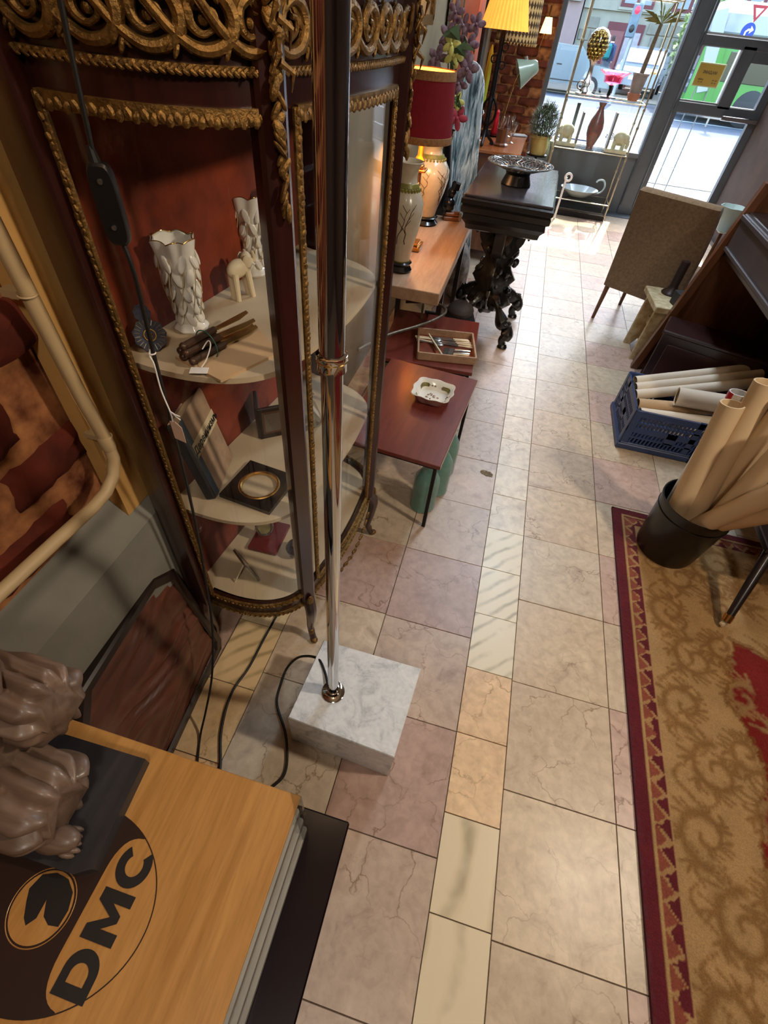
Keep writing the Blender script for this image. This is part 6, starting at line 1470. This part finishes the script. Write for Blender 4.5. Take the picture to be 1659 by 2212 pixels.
car((6.6, 25.6, GZ), R(182), 'car_yellow', 'yellow taxi behind the small palm in the window', 3.8, 1.25)
def bus():
    t = thing('city_bus', 'green and white city bus passing beyond the glass door', 'bus', (9.2, 21.5, GZ)); L, Hb, Wb = 10.4, 2.55, 2.2
    obj('body', MB().box((0, 0, .98), (L, Wb, 1.5), bev=.15), 'bus_green', t); obj('roof', MB().box((0, 0, 2.1), (L-.1, Wb-.05, .85), bev=.25), 'bus_white', t)
    for i in range(6): obj('window', MB().box((-L/2+1.4+i*1.55, -Wb/2-.01, 1.25), (1.35, .03, .62), bev=.01), 'glass_dark', t)
    obj('front_panel', MB().box((-L/2-.005, 0, 1.2), (.03, Wb*.86, 1.2), bev=.01), 'glass_dark', t)
    obj('corner_pillar', MB().box((-L/2+.22, -Wb/2-.015, 1.5), (.35, .04, 1.7), (0, R(-14), 0), bev=.01), 'bus_white', t)
    obj('corner_pillar', MB().box((-L/2+.55, -Wb/2-.02, 1.05), (.18, .04, 1.5), (0, R(-10), 0), bev=.01), 'bus_green', t)
    for x in (-3.4, 2.8): obj('wheel', MB().lathe([(.3, -.12), (.42, -.1), (.42, .1), (.3, .12)], 24, m=Matrix.Translation((x, -Wb/2+.1, .42)) @ Matrix.Rotation(R(90), 4, 'X')), 'rubber_black', t)
bus()
def pole_sign():
    t = thing('road_sign', 'red and white yield triangle above a blue arrow disc on a post', 'road sign', (4.68, 19.5, GZ))
    obj('post', MB().cyl((.03, .04, 0), (.03, .04, 2.5), .03), 'silver', t)
    m = Matrix.Translation((.04, 0, 0)) @ Matrix.Rotation(R(90), 4, 'X')
    obj('yield_plate', MB().prism([(-.19, 2.43), (.19, 2.43), (0, 2.12)], -.01, .01, m), 'sign_red', t); obj('yield_face', MB().prism([(-.10, 2.375), (.10, 2.375), (0, 2.215)], .0101, .013, m), 'sign_white', t)
    m2 = Matrix.Translation((0, 0, 1.955)) @ Matrix.Rotation(R(90), 4, 'X'); k = .72
    obj('disc', MB().lathe([(.165, -.01), (.165, .01)], 40, m=m2), 'sign_blue', t)
    ar = MB(); ar.prism([(x*k, y*k) for x, y in [(-.10, -.16), (-.05, -.16), (-.05, -.02), (0, .02), (.05, .02), (.05, -.05), (.17, .05), (.05, .15), (.05, .075), (-.02, .075), (-.10, .0)]], .0101, .013, m2); ar.lathe([(.022, .0101), (.022, .013)], 16, o=(.03, -.095, 0), m=m2)
    obj('arrow', ar, 'sign_white', t)
pole_sign()
def yellow_sign():
    t = thing('yellow_notice', 'yellow notice board on two thin legs outside the door', 'sign', (1.745, 8.15, GZ))
    z0 = 1.335-GZ
    m = Matrix.Rotation(R(90), 4, 'X')
    obj('board', MB().box((.01, 0, z0), (.285, .010, .205), bev=.002), 'sign_cream', t); obj('face', MB().box((.01, -.0056, z0), (.262, .002, .184)), 'sign_yellow', t)
    for x in (-.07, .08): obj('leg', MB().cyl((x, .012, 0), (x, .012, z0), .006), 'tray_grey', t)
    def tx(s, size, x, z): text('lettering', s, 'sign_text', size, t, Matrix.Translation((x, -.0072, z0+z)) @ Matrix.Rotation(R(90), 4, 'X') @ Matrix.Scale(-1, 4, (1, 0, 0)), .0003, .0006)
    tx('МАДАМЕ', .034, .088, .012); tx('пн - пт', .017, .120, -.045); tx('10 - 18', .017, .120, -.068); tx('събота', .017, -.030, -.045); tx('10 - 15', .017, -.030, -.068)
yellow_sign()
def traffic_light():
    t = thing('traffic_light', 'traffic light showing red on a pole across the street', 'traffic light', (2.15, 22.5, GZ))
    obj('pole', MB().cyl((0, 0, 0), (0, 0, 3.6), .06), 'tray_grey', t); obj('housing', MB().box((-.10, -.05, 1.95), (.26, .2, .75), bev=.03), M('housing_grey', (96, 112, 122), .5), t)
    obj('red_lens', MB().ell((-.10, -.16, 2.18), (.08, .03, .09), 12, 8), M('lens_red', (255, 40, 60), .3, emit=1.5), t); obj('dark_lens', MB().ell((-.10, -.16, 1.78), (.08, .03, .09), 12, 8), 'plastic_black', t)
traffic_light()
def tree(loc, h, label, n=900, rad=1.6, seed=1):
    t = thing('street_tree', label, 'tree', loc); rn = random.Random(seed); obj('trunk', MB().tube([(0, 0, 0), (.05, 0, h*.4), (0, .05, h*.8)], [.14, .11, .05], 10), 'bark', t)
    mb = MB()
    for i in range(n):
        a = rn.uniform(0, 2*PI); e = rn.uniform(-1, 1); r = rad*rn.random()**.4; c = Vector((r*math.cos(a)*math.sqrt(1-e*e), r*math.sin(a)*math.sqrt(1-e*e), h*.62+e*rad*1.4)); u = Vector((rn.gauss(0, 1), rn.gauss(0, 1), rn.gauss(0, 1))).normalized()*.13; v = u.orthogonal().normalized()*.07
        mb.add([tuple(c-u), tuple(c+v), tuple(c+u), tuple(c-v)], [(0, 1, 2, 3)])
    o = obj('crown', mb, M('leaf_tree', (150, 166, 110), .7, 0, .3, 4), t); o['kind'] = 'stuff'
tree((4.55, 23.6, GZ), 2.9, 'light green bushy tree behind the window palm', 1500, .95, 5)
tree((-1.4, 11.8, GZ), 9.0, 'tree at the near kerb casting dappled shade on the cobbles', 1700, 1.7, 9)
tree((4.6, 12.2, GZ), 9.0, 'second kerb tree shading the pavement before the door', 1700, 1.7, 11)
# pedestrians
def person(loc, rz, label, top, legs, stride, pack=None, hair='hair_dark', Hs=1.0):
    t = thing('person', label, 'person', loc, rz); me = bpy.data.meshes.new('body')
    V = {'pel': (0, 0, .92), 'che': (0, .01, 1.28), 'nec': (0, .0, 1.44), 'hea': (0, .02, 1.56), 'crn': (0, .01, 1.68), 'hl': (.09, 0, .88), 'kl': (.10, .14*stride, .48), 'al': (.10, .05*stride-.12*abs(stride), .08), 'tl': (.10, .16*stride, .03),
         'hr': (-.09, 0, .88), 'kr': (-.10, -.05*stride, .48), 'ar': (-.10, -.28*stride, .10), 'tr': (-.10, -.16*stride, .03), 'sl': (.18, 0, 1.38), 'el': (.24, -.10*stride, 1.12), 'wl': (.22, .02-.12*stride, .90), 'sr': (-.18, 0, 1.38), 'er': (-.24, .06*stride, 1.12), 'wr': (-.22, .18*stride, .92)}
    K = list(V); E = [('pel', 'che'), ('che', 'nec'), ('nec', 'hea'), ('hea', 'crn'), ('pel', 'hl'), ('hl', 'kl'), ('kl', 'al'), ('al', 'tl'), ('pel', 'hr'), ('hr', 'kr'), ('kr', 'ar'), ('ar', 'tr'), ('che', 'sl'), ('sl', 'el'), ('el', 'wl'), ('che', 'sr'), ('sr', 'er'), ('er', 'wr')]
    RD = dict(pel=.15, che=.16, nec=.06, hea=.10, crn=.075, hl=.10, kl=.065, al=.045, tl=.045, hr=.10, kr=.065, ar=.045, tr=.045, sl=.07, el=.05, wl=.038, sr=.07, er=.05, wr=.038)
    me.from_pydata([V[k] for k in K], [(K.index(a), K.index(b)) for a, b in E], []); o = link('body', me, t)
    m1 = o.modifiers.new('skin', 'SKIN')
    for i, k in enumerate(K): me.skin_vertices[0].data[i].radius = (RD[k], RD[k]*.8)
    me.skin_vertices[0].data[0].use_root = True
    sb = o.modifiers.new('sub', 'SUBSURF'); sb.levels = 1; sb.render_levels = 2
    bpy.context.view_layer.update(); m2 = bpy.data.meshes.new_from_object(o.evaluated_get(bpy.context.evaluated_depsgraph_get())); o.modifiers.clear(); o.data = m2
    for nm in (top, legs, 'skin', hair, 'plastic_black'): m2.materials.append(MATS[nm])
    for p in m2.polygons:
        z = p.center.z; x = abs(p.center.x); p.use_smooth = True
        p.material_index = 2 if z > 1.46 and not (z > 1.63 or (p.center.y < 0 and z > 1.52)) else 3 if z > 1.5 else 0 if z > .93 or x > .17 and z > .7 else 1 if z > .09 else 4
        if x > .19 and z < .95: p.material_index = 2
    t.scale = (Hs, Hs, Hs)
    if pack:
        bp = obj('backpack', MB().box((0, -.20, 1.22), (.30, .18, .44), bev=.06), pack, t); obj('strap', MB().tube([(.10, -.1, 1.40), (.11, .08, 1.42), (.12, .12, 1.25)], .018, 6).tube([(-.10, -.1, 1.40), (-.11, .08, 1.42), (-.12, .12, 1.25)], .018, 6), 'plastic_black', t)
person((1.85, 25.7, GZ), R(-35), 'person in navy clothes walking away with a turquoise backpack', 'cloth_navy', 'cloth_grey', .6, 'cloth_teal', 'hair_dark', .95)
person((7.9, 26.9, GZ), R(60), 'person in grey suit striding past beyond the small door pane', 'cloth_grey', 'cloth_grey', 1.2, None, 'sign_white', .98)
